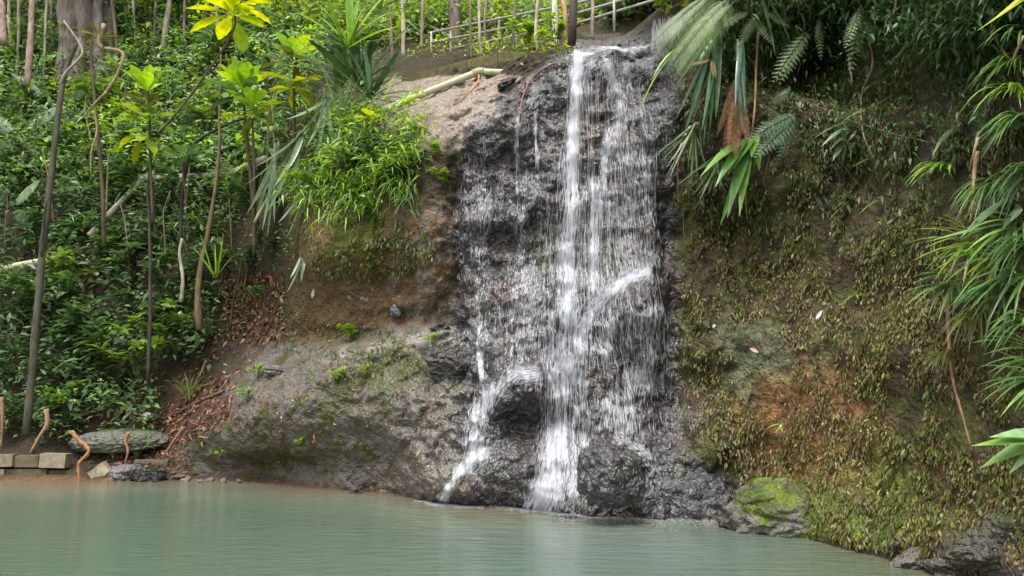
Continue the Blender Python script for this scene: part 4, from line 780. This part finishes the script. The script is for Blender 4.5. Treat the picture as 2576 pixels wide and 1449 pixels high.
# --- strap leaved plants
def strap_plant(base, tips, W, label, pal, Y=None, droop=.3, name='strap_plant', cat='plant', group=None, off=.25, prof=STRAP, tipoff=.25, mat=None, fold=.3):
    if Y is None: b0 = hit1(*base)[0]; b0 = b0 + A([0, -off, 0])
    else: b0 = at(*base, Y)
    g = Geo()
    for tp in tips:
        x, y = tp[:2]; d_ = tp[2] if len(tp) > 2 else droop
        leaf_to(g, b0 + rng.normal(0, .03, 3), at(x, y, b0[1] - tipoff*rng.uniform(.2, 1.6)), W*rng.uniform(.8, 1.15), d_, prof, pick(pal, 1, .25)[0], fold, up=(rng.normal(0, .3), -.5, 1))
    o = g.build(name, mat or M_GLOSS, origin=b0); o.location = tuple(b0); return tag(o, label, cat, group)
def fan(cx, cy, n, L, a0, a1, jit=.3): 
    an = np.radians(np.linspace(a0, a1, n)) + rng.normal(0, .08, n); l = L*rng.uniform(1 - jit, 1 + jit, n); return [(cx + math.cos(a)*q, cy - math.sin(a)*q) for a, q in zip(an, l)]
SG = 'strap leaved plants above the soil bank'
strap_plant((905,215), fan(905,215,16,170,20,160), .15, 'upright clump of broad strap leaves left of the pipe end', MID, Y=14.2, droop=.15, group=SG)
strap_plant((930,250), fan(930,250,14,130,-10,150) + [(1030,190,.9),(1045,205,.9)], .11, 'dense dark strap clump standing just behind the pipe end', (DARK*1.5 + MID)/2, Y=14.0, droop=.2, group=SG)
strap_plant((880,120), fan(880,120,15,150,10,170), .17, 'tall bright strap leaved plant with tips leaving the frame', BRIGHT*.95, Y=13.95, droop=.25, group=SG)
strap_plant((850,230), fan(850,230,12,130,30,170), .14, 'bright strap clump left of the upright one', (MID+BRIGHT)/2, Y=14.4, droop=.2, group=SG)
strap_plant((955,30), fan(955,40,12,120,-20,190), .14, 'strap plant at the upper edge over the short railing', (MID+BRIGHT)/2, Y=15, droop=.35, group=SG)
strap_plant((975,255), [(1010,205,.9),(1048,240,1.1),(1000,180,.4),(1060,225,1.2)], .05, 'thin plant arching over the mossy pipe', BRIGHT, Y=13.6, droop=.9, group=SG)
strap_plant((860,300), fan(880,300,9,110,40,120), .055, 'pale strap tuft at the top of the bright bushes', FERN*1.2, Y=13.6, droop=.2, group=SG)
HG = 'drooping strap plants at the left of the soil bank'
strap_plant((760,330), [(690,470),(650,500),(668,540),(720,430),(700,520),(740,470),(640,420),(610,470)], .09, 'upper drooping grey green strap plant over the pipe end', FERN, Y=14.3, droop=-.25, group=HG)
strap_plant((785,420), [(700,560),(725,545),(748,560),(680,520),(765,540),(720,600),(800,530)], .09, 'drooping strap plant left of the bright bushes', (FERN+MID)/2, Y=14.0, droop=-.3, group=HG)
strap_plant((700,360), [(640,560),(660,580),(690,560),(620,540),(672,600)], .08, 'long hanging blades in front of the pipe end', (FERN+MID)/2, Y=14.5, droop=-.2, group=HG)
strap_plant((768,628), [(722,735),(730,700),(757,710),(762,690)], .06, 'pair of pale blades hanging on the grey soil bank side', FERN*1.1, Y=13.9, droop=-.25, group=HG)
strap_plant((820,250), [(790,330),(770,370),(800,380),(740,350),(720,300),(835,360)], .08, 'grey green blades hanging under the bright straps', FERN, Y=14.3, droop=-.25, group=HG)
strap_plant((540,690), fan(540,690,9,90,50,130), .035, 'upright bright grass clump right of the crooked young tree', BRIGHT, Y=15, droop=.1, group=HG)
for x, y, lab in [(480,1000,'green grassy tuft at the dark edge of the hollow'), (290,1150,'grassy tuft growing beside the long slab end'), (350,1145,'lighter grassy tuft next to the standing dead stalk'), (450,890,'grassy tuft over the lip of the hollow')]:
    strap_plant((x, y), fan(x, y, 18, 60, 20, 160) , .022, lab, (MID+BRIGHT)/2, droop=.5, name='grass_tuft', cat='grass tuft', group='grass tufts on the left bank', off=.1)
# bamboo-like leaning stems with plumes
strand('leaning_cane', [(640,560),(690,470),(740,390),(790,300),(830,230)], 9, 'pale leaning cane behind the drooping straps', (.30, .30, .14), 'cane', Y=14.35)
# ------------------------------------------------------------------ right cliff plants
def frond(g, b, tip, W, pal, droop=.3, n=26, pw=.22, twice=True, col_r=(.12, .10, .04), comb=.55):
    b, tip = A(b), A(tip); L = np.linalg.norm(tip - b); d = tip - b + A([0, 0, droop*L]); s = np.linspace(0, 1, 12)[:, None]
    cur = lambda s_: b + d*s_ - A([0, 0, 1])*droop*L*s_**2
    tube(g, cur(s), [.006, .002], col_r, n=5); u = np.linspace(.12, .99, n)[:, None]; P_ = cur(u); T = unit(d - A([0, 0, 2])*droop*L*u)
    nrm_ = unit(A([rng.normal(0, .25), -1, .6])); S = unit(np.cross(T, nrm_)); ln = W*np.sin(np.pi*np.clip(u[:, 0]*.88 + .1, 0, 1))**.8*rng.uniform(.85, 1.1, n)
    for sg in (-1, 1):
        D = unit(S*sg*(1 if comb < 1 else .5) + T*comb + A([0, 0, -.15]))
        if twice:
            m_ = 7; k = np.linspace(.12, .95, m_)
            Q = (P_[:, None] + D[:, None]*(ln[:, None]*k)[..., None]).reshape(-1, 3); Dr = np.repeat(D, m_, 0); Tr = np.repeat(T, m_, 0); Lr = (ln[:, None]*(1.05 - k)*.26 + .006).reshape(-1)
            leaves(g, P_, D, nrm_, ln, .006, pick(pal, n), prof=(.8, 1, .2), droop=.1)
            for s2 in (-1, 1): leaves(g, Q, Dr*.5 + Tr*s2 + rng.normal(0, .08, Q.shape), nrm_, Lr, Lr*.3, pick(pal, len(Q)), prof=(.4, 1, .1), droop=.15, flat=True)
        else: leaves(g, P_, D, nrm_, ln, ln*pw, pick(pal, n), prof=(.5, 1, .7, .1), droop=.25)
def fern(name, fronds, label, pal, off=.3, group=None, n=13, twice=True, W=.14, pw=.22, tipoff=.2, cat='fern', mat=None, droop=.3, comb=.55):
    b0 = hit1(*fronds[0][0])[0] + A([0, -off, 0]); g = Geo()
    for (bs, tp, *r) in fronds:
        bp = hit1(*bs)[0]; Yb = min(b0[1] + .1, bp[1] - off); frond(g, at(*bs, Yb), at(*tp, Yb - tipoff*rng.uniform(.4, 1.3)), (r[0] if r else W), pal, r[1] if len(r) > 1 else droop, n, pw, twice, comb=comb)
    o = g.build(name, mat or M_LEAF, origin=b0); o.location = tuple(b0); return tag(o, label, cat, group)
GF = A([[.10,.17,.05],[.13,.21,.07],[.08,.14,.04]]); PF = A([[.13,.23,.05],[.17,.28,.07],[.11,.19,.045]])
fern('palm_fern', [((1830,-20),(1672,190),.26,.1),((1815,-30),(1645,150),.24,.1),((1860,-10),(1700,200),.24,.1),((1790,-20),(1640,110),.22,.1),((1850,-20),(1690,160),.24,.1)], 'feathery pale fern sweeping over the right edge of the falls', PF, off=1.0, n=54, twice=False, pw=.035, comb=.95)
fern('fern', [((2040,70),(1945,205),.16,.1),((2030,80),(1962,210),.12,.1)], 'drooping pale fern frond left of the dark hollow', GF*1.5, off=.45)
fern('fern', [((2010,285),(1890,350),.17,.15),((2005,300),(1900,395),.15,.1),((2000,280),(1960,400),.13,.1)], 'blue green fern beside the broad drooping leaves', A([[.05,.13,.05],[.07,.16,.06]]), off=.4)
fern('fern', [((2165,20),(2140,185),.12,.1),((2170,10),(2125,120),.11,.1),((2150,20),(2165,150),.11,.1),((2180,30),(2195,110),.09,.1)], 'bushy grey green fern hanging at the head of the long root', GF*1.3, off=.4)
fern('fern', [((1905,45),(1860,120),.1),((1890,40),(1940,110),.1),((1885,30),(1820,70),.1),((1920,30),(1985,70),.1)], 'small dark fern right of the sweeping pale fern', GF*.9, off=.4)
fern('fern', [((2055,40),(2100,10),.1),((2060,45),(2065,150),.08)], 'small fern under the cliff top between two larger ferns', GF, off=.35)
fern('fern', [((1900,240),(1840,300),.09),((1940,265),(1990,225),.1),((1930,270),(1975,310),.1)], 'low dark fern in the shade above the blue green one', GF*.7, off=.25)
fern('fern', [((40,340),(-60,280),.35),((60,330),(150,270),.35),((50,350),(120,390),.3),((30,340),(-30,420),.3)], 'large pale fern low on the far left edge', FERN, off=1.0, n=30, twice=False, pw=.16)
fern('fern', [((130,250),(40,190),.3),((140,250),(220,230),.32),((130,270),(70,320),.3),((140,270),(200,310),.3)], 'pale fern behind the leaning tree', FERN*.9, off=1.0, n=30, twice=False, pw=.16)
fern('fern', [((20,520),(-60,450),.3),((30,520),(100,455),.3),((30,530),(90,560),.25)], 'silvery palm like fern under the two others at the left', FERN*1.1, off=.9, n=26, twice=False, pw=.16)
fern('dead_frond', [((1852,190),(1820,385),.07,-.1),((1856,190),(1840,390),.07,-.1),((1850,190),(1862,390),.07,-.1),((1858,200),(1885,370),.08,-.1),((1848,200),(1803,345),.06,-.1),((1855,240),(1850,400),.08,-.1),((1850,230),(1832,392),.08,-.1)], 'bundle of hanging rust brown dead fronds above the broad leaves', A([[.22,.10,.05],[.28,.13,.065],[.17,.08,.04]]), off=.5, n=30, twice=False, pw=.2, cat='dead frond', mat=M_DEAD)
fern('dead_frond', [((1790,148),(1735,165),.05,.1),((1790,148),(1800,200),.05,.1)], 'small tan dead frond in the strap leaves beside the falls', A([[.36,.22,.12]]), off=.55, n=22, twice=False, pw=.2, cat='dead frond', mat=M_DEAD)
RG = 'strap plants at the right edge of the falls'
strap_plant((1770,120), [(1700,300),(1718,345),(1690,230),(1740,260),(1725,200),(1765,330),(1745,300),(1770,360),(1785,330),(1800,300)], .075, 'long dark straps hanging beside the falls under the pale fern', A([[.05,.12,.04],[.08,.17,.06],[.04,.09,.03]]), droop=-.15, off=.7, group=RG)
strap_plant((1840,140), [(1866,330,.5),(1850,270,.4),(1875,290,.6)], .07, 'single arched blue green strap above the dead frond bundle', A([[.07,.15,.09]]), droop=.6, off=.55, group=RG)
strap_plant((1870,25), fan(1870,25,14,120,-60,200), .05, 'dark strap tuft at the top beside the pale fern', DARK*1.6, off=.5, droop=.4, group=RG)
strap_plant((1780,60), fan(1780,60,12,110,-30,200), .055, 'strap tuft behind the pale fern at the upper edge', DARK*1.8, off=.5, droop=.4, group=RG)
strap_plant((1695,165), [(1604,288,.5),(1640,200,.5)], .05, 'single bright blade arching out over the falls', BRIGHT*.8, off=.6, group=RG)
strap_plant((1740,330), fan(1740,340,16,95,200,290), .03, 'grassy tuft hanging below the long dark straps', (MID+OLIVE)/2, off=.3, droop=.0, group=RG)
strap_plant((1790,420), fan(1790,430,14,75,190,300), .025, 'thin grass hanging left of the broad drooping leaves', MID, off=.3, droop=0, group=RG)
strap_plant((1710,535), fan(1710,535,22,40,0,180), .02, 'small olive cushion of grass on the edge of the falls', OLIVE, off=.15, droop=.5, group=RG)
strap_plant((1868,372), [(1762,445,.3),(1800,470,.35),(1832,440,.4),(1845,425,.3),(1910,428,.35),(1812,565,.1),(1830,548,.1),(1860,545,.0),(1892,395,.2)], .17, 'plant of broad glossy drooping leaves in the middle of the right cliff', A([[.12,.26,.04],[.16,.31,.06],[.09,.2,.04]]), off=.45, prof=LANCE, name='broad_leaf_plant', fold=.35)
def leafy(base, tips, W, label, pal, off=.2, group='small leafy plants on the mossy cliff', prof=LANCE, droop=.15, name='leafy_plant'): return strap_plant(base, tips, W, label, pal, off=off, prof=prof, name=name, group=group, droop=droop, tipoff=.1)
leafy((2110,335), [(2045,350),(2065,370),(2090,375),(2125,365),(2150,345),(2125,320),(2085,310),(2160,320)], .07, 'rosette of oval leaves left of the long root', FERN*.9)
leafy((2110,375), [(2095,405),(2120,410),(2140,385)], .07, 'three leaves below the oval leaf rosette', FERN*.7)
leafy((2195,215), [(2240,185),(2225,225),(2170,232),(2155,250),(2215,240)], .05, 'dark leaves sprouting from the middle of the long root', DARK*2)
leafy((2180,285), [(2240,245),(2140,300),(2120,305),(2165,270)], .05, 'long green leaves at the lower middle of the long root', DARK*2.2)
leafy((2190,410), [(2145,420),(2200,425),(2175,390),(2225,425)], .045, 'leaves at the bottom end of the long root', DARK*1.8)
leafy((2200,225), [(2270,175),(2250,195),(2290,170)], .05, 'leaf spray reaching right of the long root', DARK*1.6)
leafy((2370,345), [(2345,395),(2395,335),(2360,370),(2385,385)], .055, 'pair of pale leaves beside the lower wire-thin twig', FERN)
leafy((2280,115), [(2245,155),(2265,165),(2300,130),(2305,105)], .04, 'small bright leaves at the edge of the dark hollow', MID*1.3)
leafy((2195,510), [(2160,540),(2210,500),(2220,515)], .04, 'tiny two leaved plant in the middle of the cliff', MID*1.3)
leafy((2120,520), [(2085,555),(2100,525),(2140,540)], .035, 'slim sprout left of the two leaved plant', MID*1.3)
leafy((2010,150), [(1995,170),(2030,150),(2005,190)], .04, 'little bright sprout beside the pale frond', MID*1.2)
leafy((2130,745), [(2115,765),(2145,735),(2160,755),(2125,725)], .03, 'bright little herb under the cliff ledge', BRIGHT*.7)
leafy((1760,880), [(1745,900),(1775,870),(1780,895),(1750,860)], .03, 'bright herb on the edge of the smooth mossy patch', BRIGHT*.6)
leafy((1945,1070), [(1925,1080),(1965,1065),(1950,1090)], .03, 'small herb on the orange brown soil', BRIGHT*.6)
EG = 'drooping grasses along the right edge'
def grass_clump(x, y, n, L, label, a0=150, a1=390, W=.022, pal=A([[.10,.18,.03],[.14,.24,.035],[.08,.14,.03]]), off=.3, droop=.75):
    an = np.radians(rng.uniform(a0, a1, n)); l = .85*L*rng.uniform(.4, 1.1, n)
    return strap_plant((x, y), [(x + math.cos(a)*q, y - math.sin(a)*q*.75 + .35*q) for a, q in zip(an, l)], W, label, pal, off=off, droop=droop, name='grass_clump', cat='grass', group=EG)
grass_clump(2530,125, 18, 90, 'bright grass tuft right of the orange dead stem', 20, 160, .03, MID*1.5)
grass_clump(2525,200, 26, 110, 'drooping grass clump under the bright top tuft', 20, 200)
grass_clump(2520,265, 30, 120, 'dense arching grass clump in the upper right', 0, 200, .024, (MID+BRIGHT)/2)
grass_clump(2550,345, 34, 120, 'thick grass clump around the broken brown stem', 20, 220, .024, MID*1.3)
grass_clump(2345,450, 32, 85, 'separate arching grass tuft left of the broken stem', 20, 190, .022, (MID+BRIGHT)/2)
grass_clump(2455,490, 34, 85, 'curtain of hanging grass under the broken stem', 180, 350, .018, MID*1.3)
grass_clump(2555,470, 30, 120, 'shaded grass at the right edge beside the broken stem', 60, 260, .022, DARK*1.6)
grass_clump(2480,760, 44, 125, 'long hanging dark grass below the bright bamboo leaves', 30, 330, .022, DARK*1.8)
grass_clump(2555,640, 30, 110, 'grass at the right edge behind the bamboo leaves', 40, 260, .022, MID)
grass_clump(2420,800, 30, 90, 'thin yellowish grass hanging by the long dead stem', 200, 340, .014, OLIVE*1.2)
grass_clump(2545,830, 26, 90, 'bright grass low on the right edge', 40, 260, .022, MID*1.3)
grass_clump(2350,900, 26, 60, 'olive hanging grass left of the long dead stem', 200, 340, .014, OLIVE)
def bamboo(x, y, n, L, label, pal): 
    tips = fan(x, y, n, L, 110, 330, .35); return strap_plant((x, y), tips, .035, label, pal, off=.4, prof=LANCE, droop=.3, name='bamboo_sprig', cat='bamboo', group='bright bamboo sprigs on the right edge')
bamboo(2400,620, 16, 90, 'bright bamboo sprig under the two pale upright leaves', BRIGHT*.8); bamboo(2460,650, 16, 95, 'bamboo sprig in the middle of the bright bunch', BRIGHT*.7); bamboo(2350,720, 14, 75, 'lowest bamboo sprig of the bright bunch', MID*1.5); bamboo(2520,700, 16, 95, 'right hand bamboo sprig of the bright bunch', MID*1.6); bamboo(2500,590, 12, 80, 'upper bamboo sprig of the bright bunch', MID*1.5); bamboo(2555,960, 14, 80, 'bamboo sprig low on the right edge', MID*1.6); bamboo(2540,900, 14, 80, 'bamboo sprig just over the lowest one', MID*1.4)
leafy((2425,600), [(2328,610,.05),(2410,600,.05)], .05, 'long pale blade leaf slanting over the bamboo sprigs', FERN*1.5, .6, None)
leafy((2440,545), [(2415,600,.0)], .09, 'upright pale oval leaf above the bamboo sprigs', FERN*1.4, .6, None)
leafy((2470,560), [(2560,515,.05),(2540,560,.1),(2520,580,.1)], .055, 'light green leaf pair pointing to the right edge', FERN*1.3, .6, None)
leafy((2572,6), [(2458,78,.0),(2515,40,.0),(2485,60,.0)], .085, 'bright yellow green compound leaf in the upper right corner', YEL*.8, .7, None, name='compound_leaf')
leafy((2560,1085), [(2444,1122,.05),(2466,1178,.1),(2538,1192,.15),(2490,1100,.1),(2574,1060,0),(2520,1105,0)], .17, 'light green plant with four large leaves low on the right edge', A([[.2,.38,.07],[.24,.42,.12],[.26,.4,.18]]), .6, None, name='large_leaf_plant')
# ------------------------------------------------------------------ uncountable cover
def sprigs(g, px, py, k, L, W, pal, off=(0, .4), prof=(.06, 1, .05), up=.5, droop=.25, flat=False, spread=.12, zjit=.0):
    p_, n_ = hit(px, py); N = len(p_); o = rng.uniform(*off, N)[:, None]
    c = p_ + (n_*.6 + A([0, -.2, .5]))*o; c[:, 2] += rng.uniform(0, 1, N)*zjit
    c = np.repeat(c, k, 0) + rng.normal(0, spread, (N*k, 3)); D = rng.normal(0, 1, (N*k, 3)); D[:, 2] = D[:, 2]*.5 + up*.3; D[:, 1] -= .3
    base = np.repeat(pick(pal, N, .3), k, 0)*rng.uniform(.75, 1.25, (N*k, 1)); ok = np.repeat(p_[:, 2] > .05, k)
    leaves(g, c[ok], D[ok], (A([0, -.25, 1.]) + rng.normal(0, .35, (N*k, 3)))[ok], (L*rng.uniform(.6, 1.3, N*k))[ok], (W*rng.uniform(.7, 1.2, N*k))[ok], base[ok], prof=prof, droop=droop, flat=flat)
def scatter(n, x0, x1, y0, y1, keep=None):
    x = rng.uniform(x0, x1, n); y = rng.uniform(y0, y1, n)
    if keep is not None: m_ = keep(x, y); x, y = x[m_], y[m_]
    return x, y
slope = lambda x, y: (x < 600 + np.maximum(0, 560 - y)*.62) & ~((np.abs(x - 490) < 95) & (np.abs(y - 1020) < 70)) & (y < 1130 - .55*np.maximum(x - 330, 0)) & ~((x > 560) & (y > 690) & (x < 720))
g = Geo()
x, y = scatter(1050, -260, 960, -90, 1130, slope); sprigs(g, x, y, 13, .15, .065, np.concatenate([MID*1.7, DARK*1.6, FERN*1.2]), (0, .6), zjit=.3)
x, y = scatter(2100, -260, 960, -60, 520, slope); sprigs(g, x, y, 13, .2, .075, np.concatenate([MID*2, FERN*2, FERN*1.4, MID*1.2, BRIGHT]), (.05, .8), zjit=.4)  # upper slope: light filtering from above put into brighter leaf colours
x, y = scatter(650, -100, 760, 350, 1100, slope); sprigs(g, x, y, 9, .24, .1, np.concatenate([MID, DARK*1.3, FERN*.7]), (.2, .8))
x, y = scatter(300, 640, 1130, 300, 520, lambda x, y: (np.abs(x - 920)/200)**2 + ((y - 420)/110)**2 < 1 - .5*(x > 980)); sprigs(g, x, y, 12, .12, .035, np.concatenate([MID, BRIGHT*.8]), (0, .35))
x, y = scatter(150, 640, 960, 120, 420); sprigs(g, x, y, 10, .3, .04, np.concatenate([MID, FERN*.8]), (.1, .5), prof=LANCE, droop=.6)
x, y = scatter(90, 560, 760, 560, 880); sprigs(g, x, y, 10, .09, .05, MID, (0, .2))
x, y = scatter(420, -260, 900, -40, 620, slope); sprigs(g, x, y, 6, .5, .045, np.concatenate([FERN*1.3, MID*1.5, BRIGHT*.7]), (.1, .7), prof=LANCE, droop=.5, up=1.2)
x, y = scatter(260, -260, 900, -40, 480, slope); sprigs(g, x, y, 7, .34, .15, np.concatenate([BRIGHT*.9, MID*1.8, FERN*1.5]), (.3, 1.), prof=LANCE, droop=.4, up=.8)
x, y = scatter(170, 700, 1060, 430, 590, lambda x, y: y < 580 - np.abs(x - 870)*.4); sprigs(g, x, y, 8, .22, .028, np.concatenate([MID*1.4, BRIGHT]), (.05, .3), prof=LANCE, droop=.9, up=.2)
x, y = scatter(120, 760, 1080, 290, 420); sprigs(g, x, y, 9, .2, .05, np.concatenate([BRIGHT, BRIGHT, MID*1.4]), (.1, .5), prof=LANCE, droop=.4)
tag(g.build('undergrowth', M_LEAF), 'tangled leafy undergrowth covering the left slope', 'undergrowth', kind='stuff')
g = Geo()
x, y = scatter(3800, 640, 1760, -70, 140, lambda x, y: (y < np.where(x > 1430, 70, 95) + np.maximum(0, 1100 - x)*.25) & ~((x > 1590) & (y > 5))); sprigs(g, x, y, 12, .22, .085, np.concatenate([BRIGHT, MID*1.5, FERN*1.2, FERN*1.6, YEL*.8]), (0, .6), zjit=.5, spread=.22)
x, y = scatter(160, 1040, 1430, 90, 150); sprigs(g, x, y, 9, .12, .05, np.concatenate([BRIGHT, OLIVE]), (0, .25))
tag(g.build('far_undergrowth', M_LEAF), 'sunlit leafy undergrowth of the forest behind the railing', 'undergrowth', kind='stuff')
# lime shrub before the railing
place_shrub('lime', 1330, 128, .95, 'lime leaved shrub on the mossy wall before the railing', 'shrubs above the falls'); place_shrub('lime', 1400, 120, .8, 'yellow lime shrub close to the dark pole', 'shrubs above the falls')
place_shrub('small', 1590, 50, .6, 'leafy shrub right of the pole above the lip', 'shrubs above the falls'); place_shrub('small', 1540, 70, .6, 'small shrub at the far side of the lip', 'shrubs above the falls')
# moss and liverwort hanging on the right cliff
g = Geo()
def hang(n, keep, pal, L, W, off=(0, .05), x0=1690, x1=2640, y0=-20, y1=1440):
    x, y = scatter(n, x0, x1, y0, y1, keep); p_, n_ = hit(x, y); N = len(p_)
    okk = p_[:, 2] > .06; nz = vnoise(p_*A([2.2, 2.2, 1.3]), 91) + .6*vnoise(p_*6, 93); nz = nz *.5 + 1.5*vnoise(p_*A([5.5, 5.5, 4]), 95) + .8*vnoise(p_*A([13, 13, 9]), 97); okk &= nz > rng.uniform(-.6, .6, N); p_, n_ = p_[okk], n_[okk]; N = len(p_)
    sc_ = p_[:, 1]/8.5
    D = A([0, -.35, -1.]) + n_*rng.uniform(0, .9, (N, 1)) + rng.normal(0, .3, (N, 3))
    leaves(g, p_ + n_*rng.uniform(*off, N)[:, None], D, n_ + rng.normal(0, .3, (N, 3)), L*rng.uniform(.5, 1.5, N)*sc_**.5, W*rng.uniform(.6, 1.4, N)*sc_**.5, pick(pal, N, .4), prof=(.4, 1, .15), droop=.1, fold=.4)
MOSSP = A([[.10,.105,.022],[.075,.085,.02],[.12,.11,.03],[.07,.05,.025],[.14,.14,.035]]); MB = A([[.14,.085,.04],[.10,.06,.03],[.13,.11,.04]]); MG = A([[.13,.19,.03],[.16,.22,.03],[.09,.14,.025]])
notpatch = lambda x, y: ((x - 1890)/120)**2 + ((y - 900)/100)**2 > 1 + 1.1*vnoise(np.stack([x/45, y/45, x*0], -1), 3) - .5*rng.random(len(x))
hang(46000, lambda x, y: notpatch(x, y) & (y < 1330 + (x - 1690)*.1) & (x > 1720 + np.maximum(0, y - 900)*.35), np.concatenate([MOSSP*1.4, OLIVE*1.5, MB*1.4]), .05, .021)
hang(18000, lambda x, y: notpatch(x, y) & (y > 560) & (x > 1760 + np.maximum(0, y - 900)*.4), MB*2, .04, .018)
hang(7000, lambda x, y: (np.abs(x - 2140)/170)**2 + ((y - 1290)/110)**2 < 1, MG, .045, .025, (0, .08))
hang(6000, lambda x, y: (np.abs(x - 2330)/110)**2 + ((y - 1130)/220)**2 < 1, MG*.85, .06, .028)
hang(12000, lambda x, y: y < 520, A([[.05,.075,.02],[.07,.09,.025],[.04,.05,.02]]), .09, .03, (0, .12))
hang(9000, lambda x, y: (np.abs(x - 2270 - (y - 1000)*.12)/90)**2 + (np.abs(y - 1050)/420)**4 < 1, np.concatenate([MG*1.2, OLIVE*1.6]), .05, .022, (0, .09))
hang(5000, lambda x, y: (np.abs(x - 1900)/190)**2 + ((y - 690)/110)**2 < 1, np.concatenate([OLIVE*1.5, MG]), .05, .022, (0, .08))
hang(4500, lambda x, y: (np.abs(x - 2440)/130)**2 + ((y - 1180)/200)**2 < 1, np.concatenate([OLIVE*1.5, MG*.9]), .055, .024, (0, .1))
hang(3000, lambda x, y: (np.abs(x - 1900)/80)**2 + ((y - 985)/60)**2 < 1, OLIVE*1.9, .05, .024)
x, y = scatter(520, 1790, 2620, -60, 170); sprigs(g, x, y, 12, .12, .035, np.concatenate([DARK*.9, DARK*1.3, GF*.6]), (.1, .7), up=-.6, droop=.6, prof=LANCE)
x, y = scatter(260, 1790, 2620, 120, 420); sprigs(g, x, y, 8, .09, .03, np.concatenate([DARK, DARK*1.3]), (.05, .3), up=-.6, droop=.5, prof=LANCE)
hang(27000, lambda x, y: (y > 250) & (y < 660) & (x > 1720), np.concatenate([OLIVE*1.1, MOSSP*1.4, MID*.8]), .06, .024, (0, .1))
tag(g.build('cliff_moss', M_LEAF), 'olive and brown moss and liverwort hanging over the right cliff', 'moss', kind='stuff')
g = Geo()
hang(6500, lambda x, y: (np.abs(x - 910)/190)**2 + ((y - 620)/85)**2 < 1, np.concatenate([MG*.8, OLIVE]), .05, .025, x0=700, x1=1140, y0=500, y1=900)
hang(1200, lambda x, y: (np.abs(x - 890)/130)**2 + ((y - 855)/45)**2 < 1, OLIVE, .05, .025, x0=700, x1=1140, y0=780, y1=900)
hang(1300, lambda x, y: (np.abs(x - 960)/140)**2 + ((y - 950)/60)**2 < 1, np.concatenate([OLIVE, MB]), .04, .02, x0=780, x1=1140, y0=880, y1=1020)
tag(g.build('bank_moss', M_LEAF), 'yellow green moss on the soil bank left of the falls', 'moss', kind='stuff')
# roots and fibres hanging from the cliff top
g = Geo(); x, y = scatter(110, 1760, 2560, 20, 420); p_, n_ = hit(x, y)
for q, nn_ in zip(p_, n_):
    l_ = rng.uniform(.15, .7); tube(g, [q + nn_*.05 + A([0, -.1, .1]), q + nn_*.1 + A([rng.normal(0, .04), -.15, -l_*.5]), q + A([rng.normal(0, .06), -.14, -l_])], [.004, .0015], (.10, .07, .045), n=4)
tag(g.build('root_fibres', M_BARK), 'thin root fibres hanging from the top of the right cliff', 'roots', kind='stuff')
# fallen leaves
g = Geo()
def litter(n, x0, x1, y0, y1, keep=None, pal=A([[.15,.06,.035],[.19,.085,.045],[.10,.05,.03],[.26,.16,.08]]), s=1.):
    x, y = scatter(n, x0, x1, y0, y1, keep); p_, n_ = hit(x, y); ok = p_[:, 2] > .05; p_, n_ = p_[ok], n_[ok]; N = len(p_); D = rng.normal(0, 1, (N, 3)); D -= n_*np.sum(D*n_, 1, keepdims=True)*.8
    leaves(g, p_ + n_*rng.uniform(.01, .05, N)[:, None], D, n_ + rng.normal(0, .4, (N, 3)), s*rng.uniform(.07, .18, N), s*rng.uniform(.03, .07, N), pick(pal, N, .4), prof=(.2, 1, .7, .1), fold=.5, droop=.1)
litter(520, 370, 590, 940, 1110, lambda x, y: np.abs(y - (1175 - (x - 330)*.75)) < 75); litter(500, 560, 720, 690, 860); litter(900, -50, 700, 300, 1100); litter(900, -50, 760, 60, 500); litter(130, 560, 1130, 600, 1180, s=.6); litter(110, 500, 620, 120, 260); litter(60, 700, 1100, 870, 1180, pal=A([[.5,.2,.05],[.45,.25,.1]]), s=.45)
litter(300, 200, 480, 1100, 1180, s=.7)
tag(g.build('leaf_litter', M_DEAD), 'reddish brown fallen leaves in the hollow and on the slope', 'leaf litter', kind='stuff')

# small ferns and herbs rooted in the ramp
for x, y, s, lab in [(560,1150,.3,'tiny herb at the far left of the grey ramp'), (1085,865,.3,'tiny weed at the crest of the ramp next to the dark flat rock'), (760,1120,.25,'tiny weed in the middle of the ramp')]:
    place_shrub('lime', x, y, s, lab, BB, .0, .3)
# thin bare stems standing among the shrubs of the left slope
STEMS = [(30,640),(150,560),(300,480),(330,420),(430,700),(560,700),(595,640),(610,500),(660,560),(680,480),(700,400),(520,480),(420,420),(280,560),(180,330),(90,430),(340,700),(590,820),(625,720),(475,600),(655,330),(705,300),(250,420),(395,640)]
for k, (x, y) in enumerate(STEMS):
    p_ = hit1(x, y)[0]; h_ = rng.uniform(1.2, 2.6); ln_ = rng.normal(0, .14, 2); g = Geo()
    tube(g, [[0, 0, -.1], [ln_[0]*.4, -.1, h_*.4], [ln_[0], -.15, h_*.75], [ln_[0] + ln_[1], -.2, h_]], [rng.uniform(.016, .03), .008], A([[.16,.12,.07],[.24,.19,.12],[.07,.055,.035]])[k % 3], n=6, wob=.2, sub=4)
    o = g.build('bare_stem', M_BARK); o.location = tuple(p_ + A([0, -.25, 0])); tag(o, 'thin bare upright stem among the shrubs of the left slope', 'stem', 'thin bare stems on the left slope')
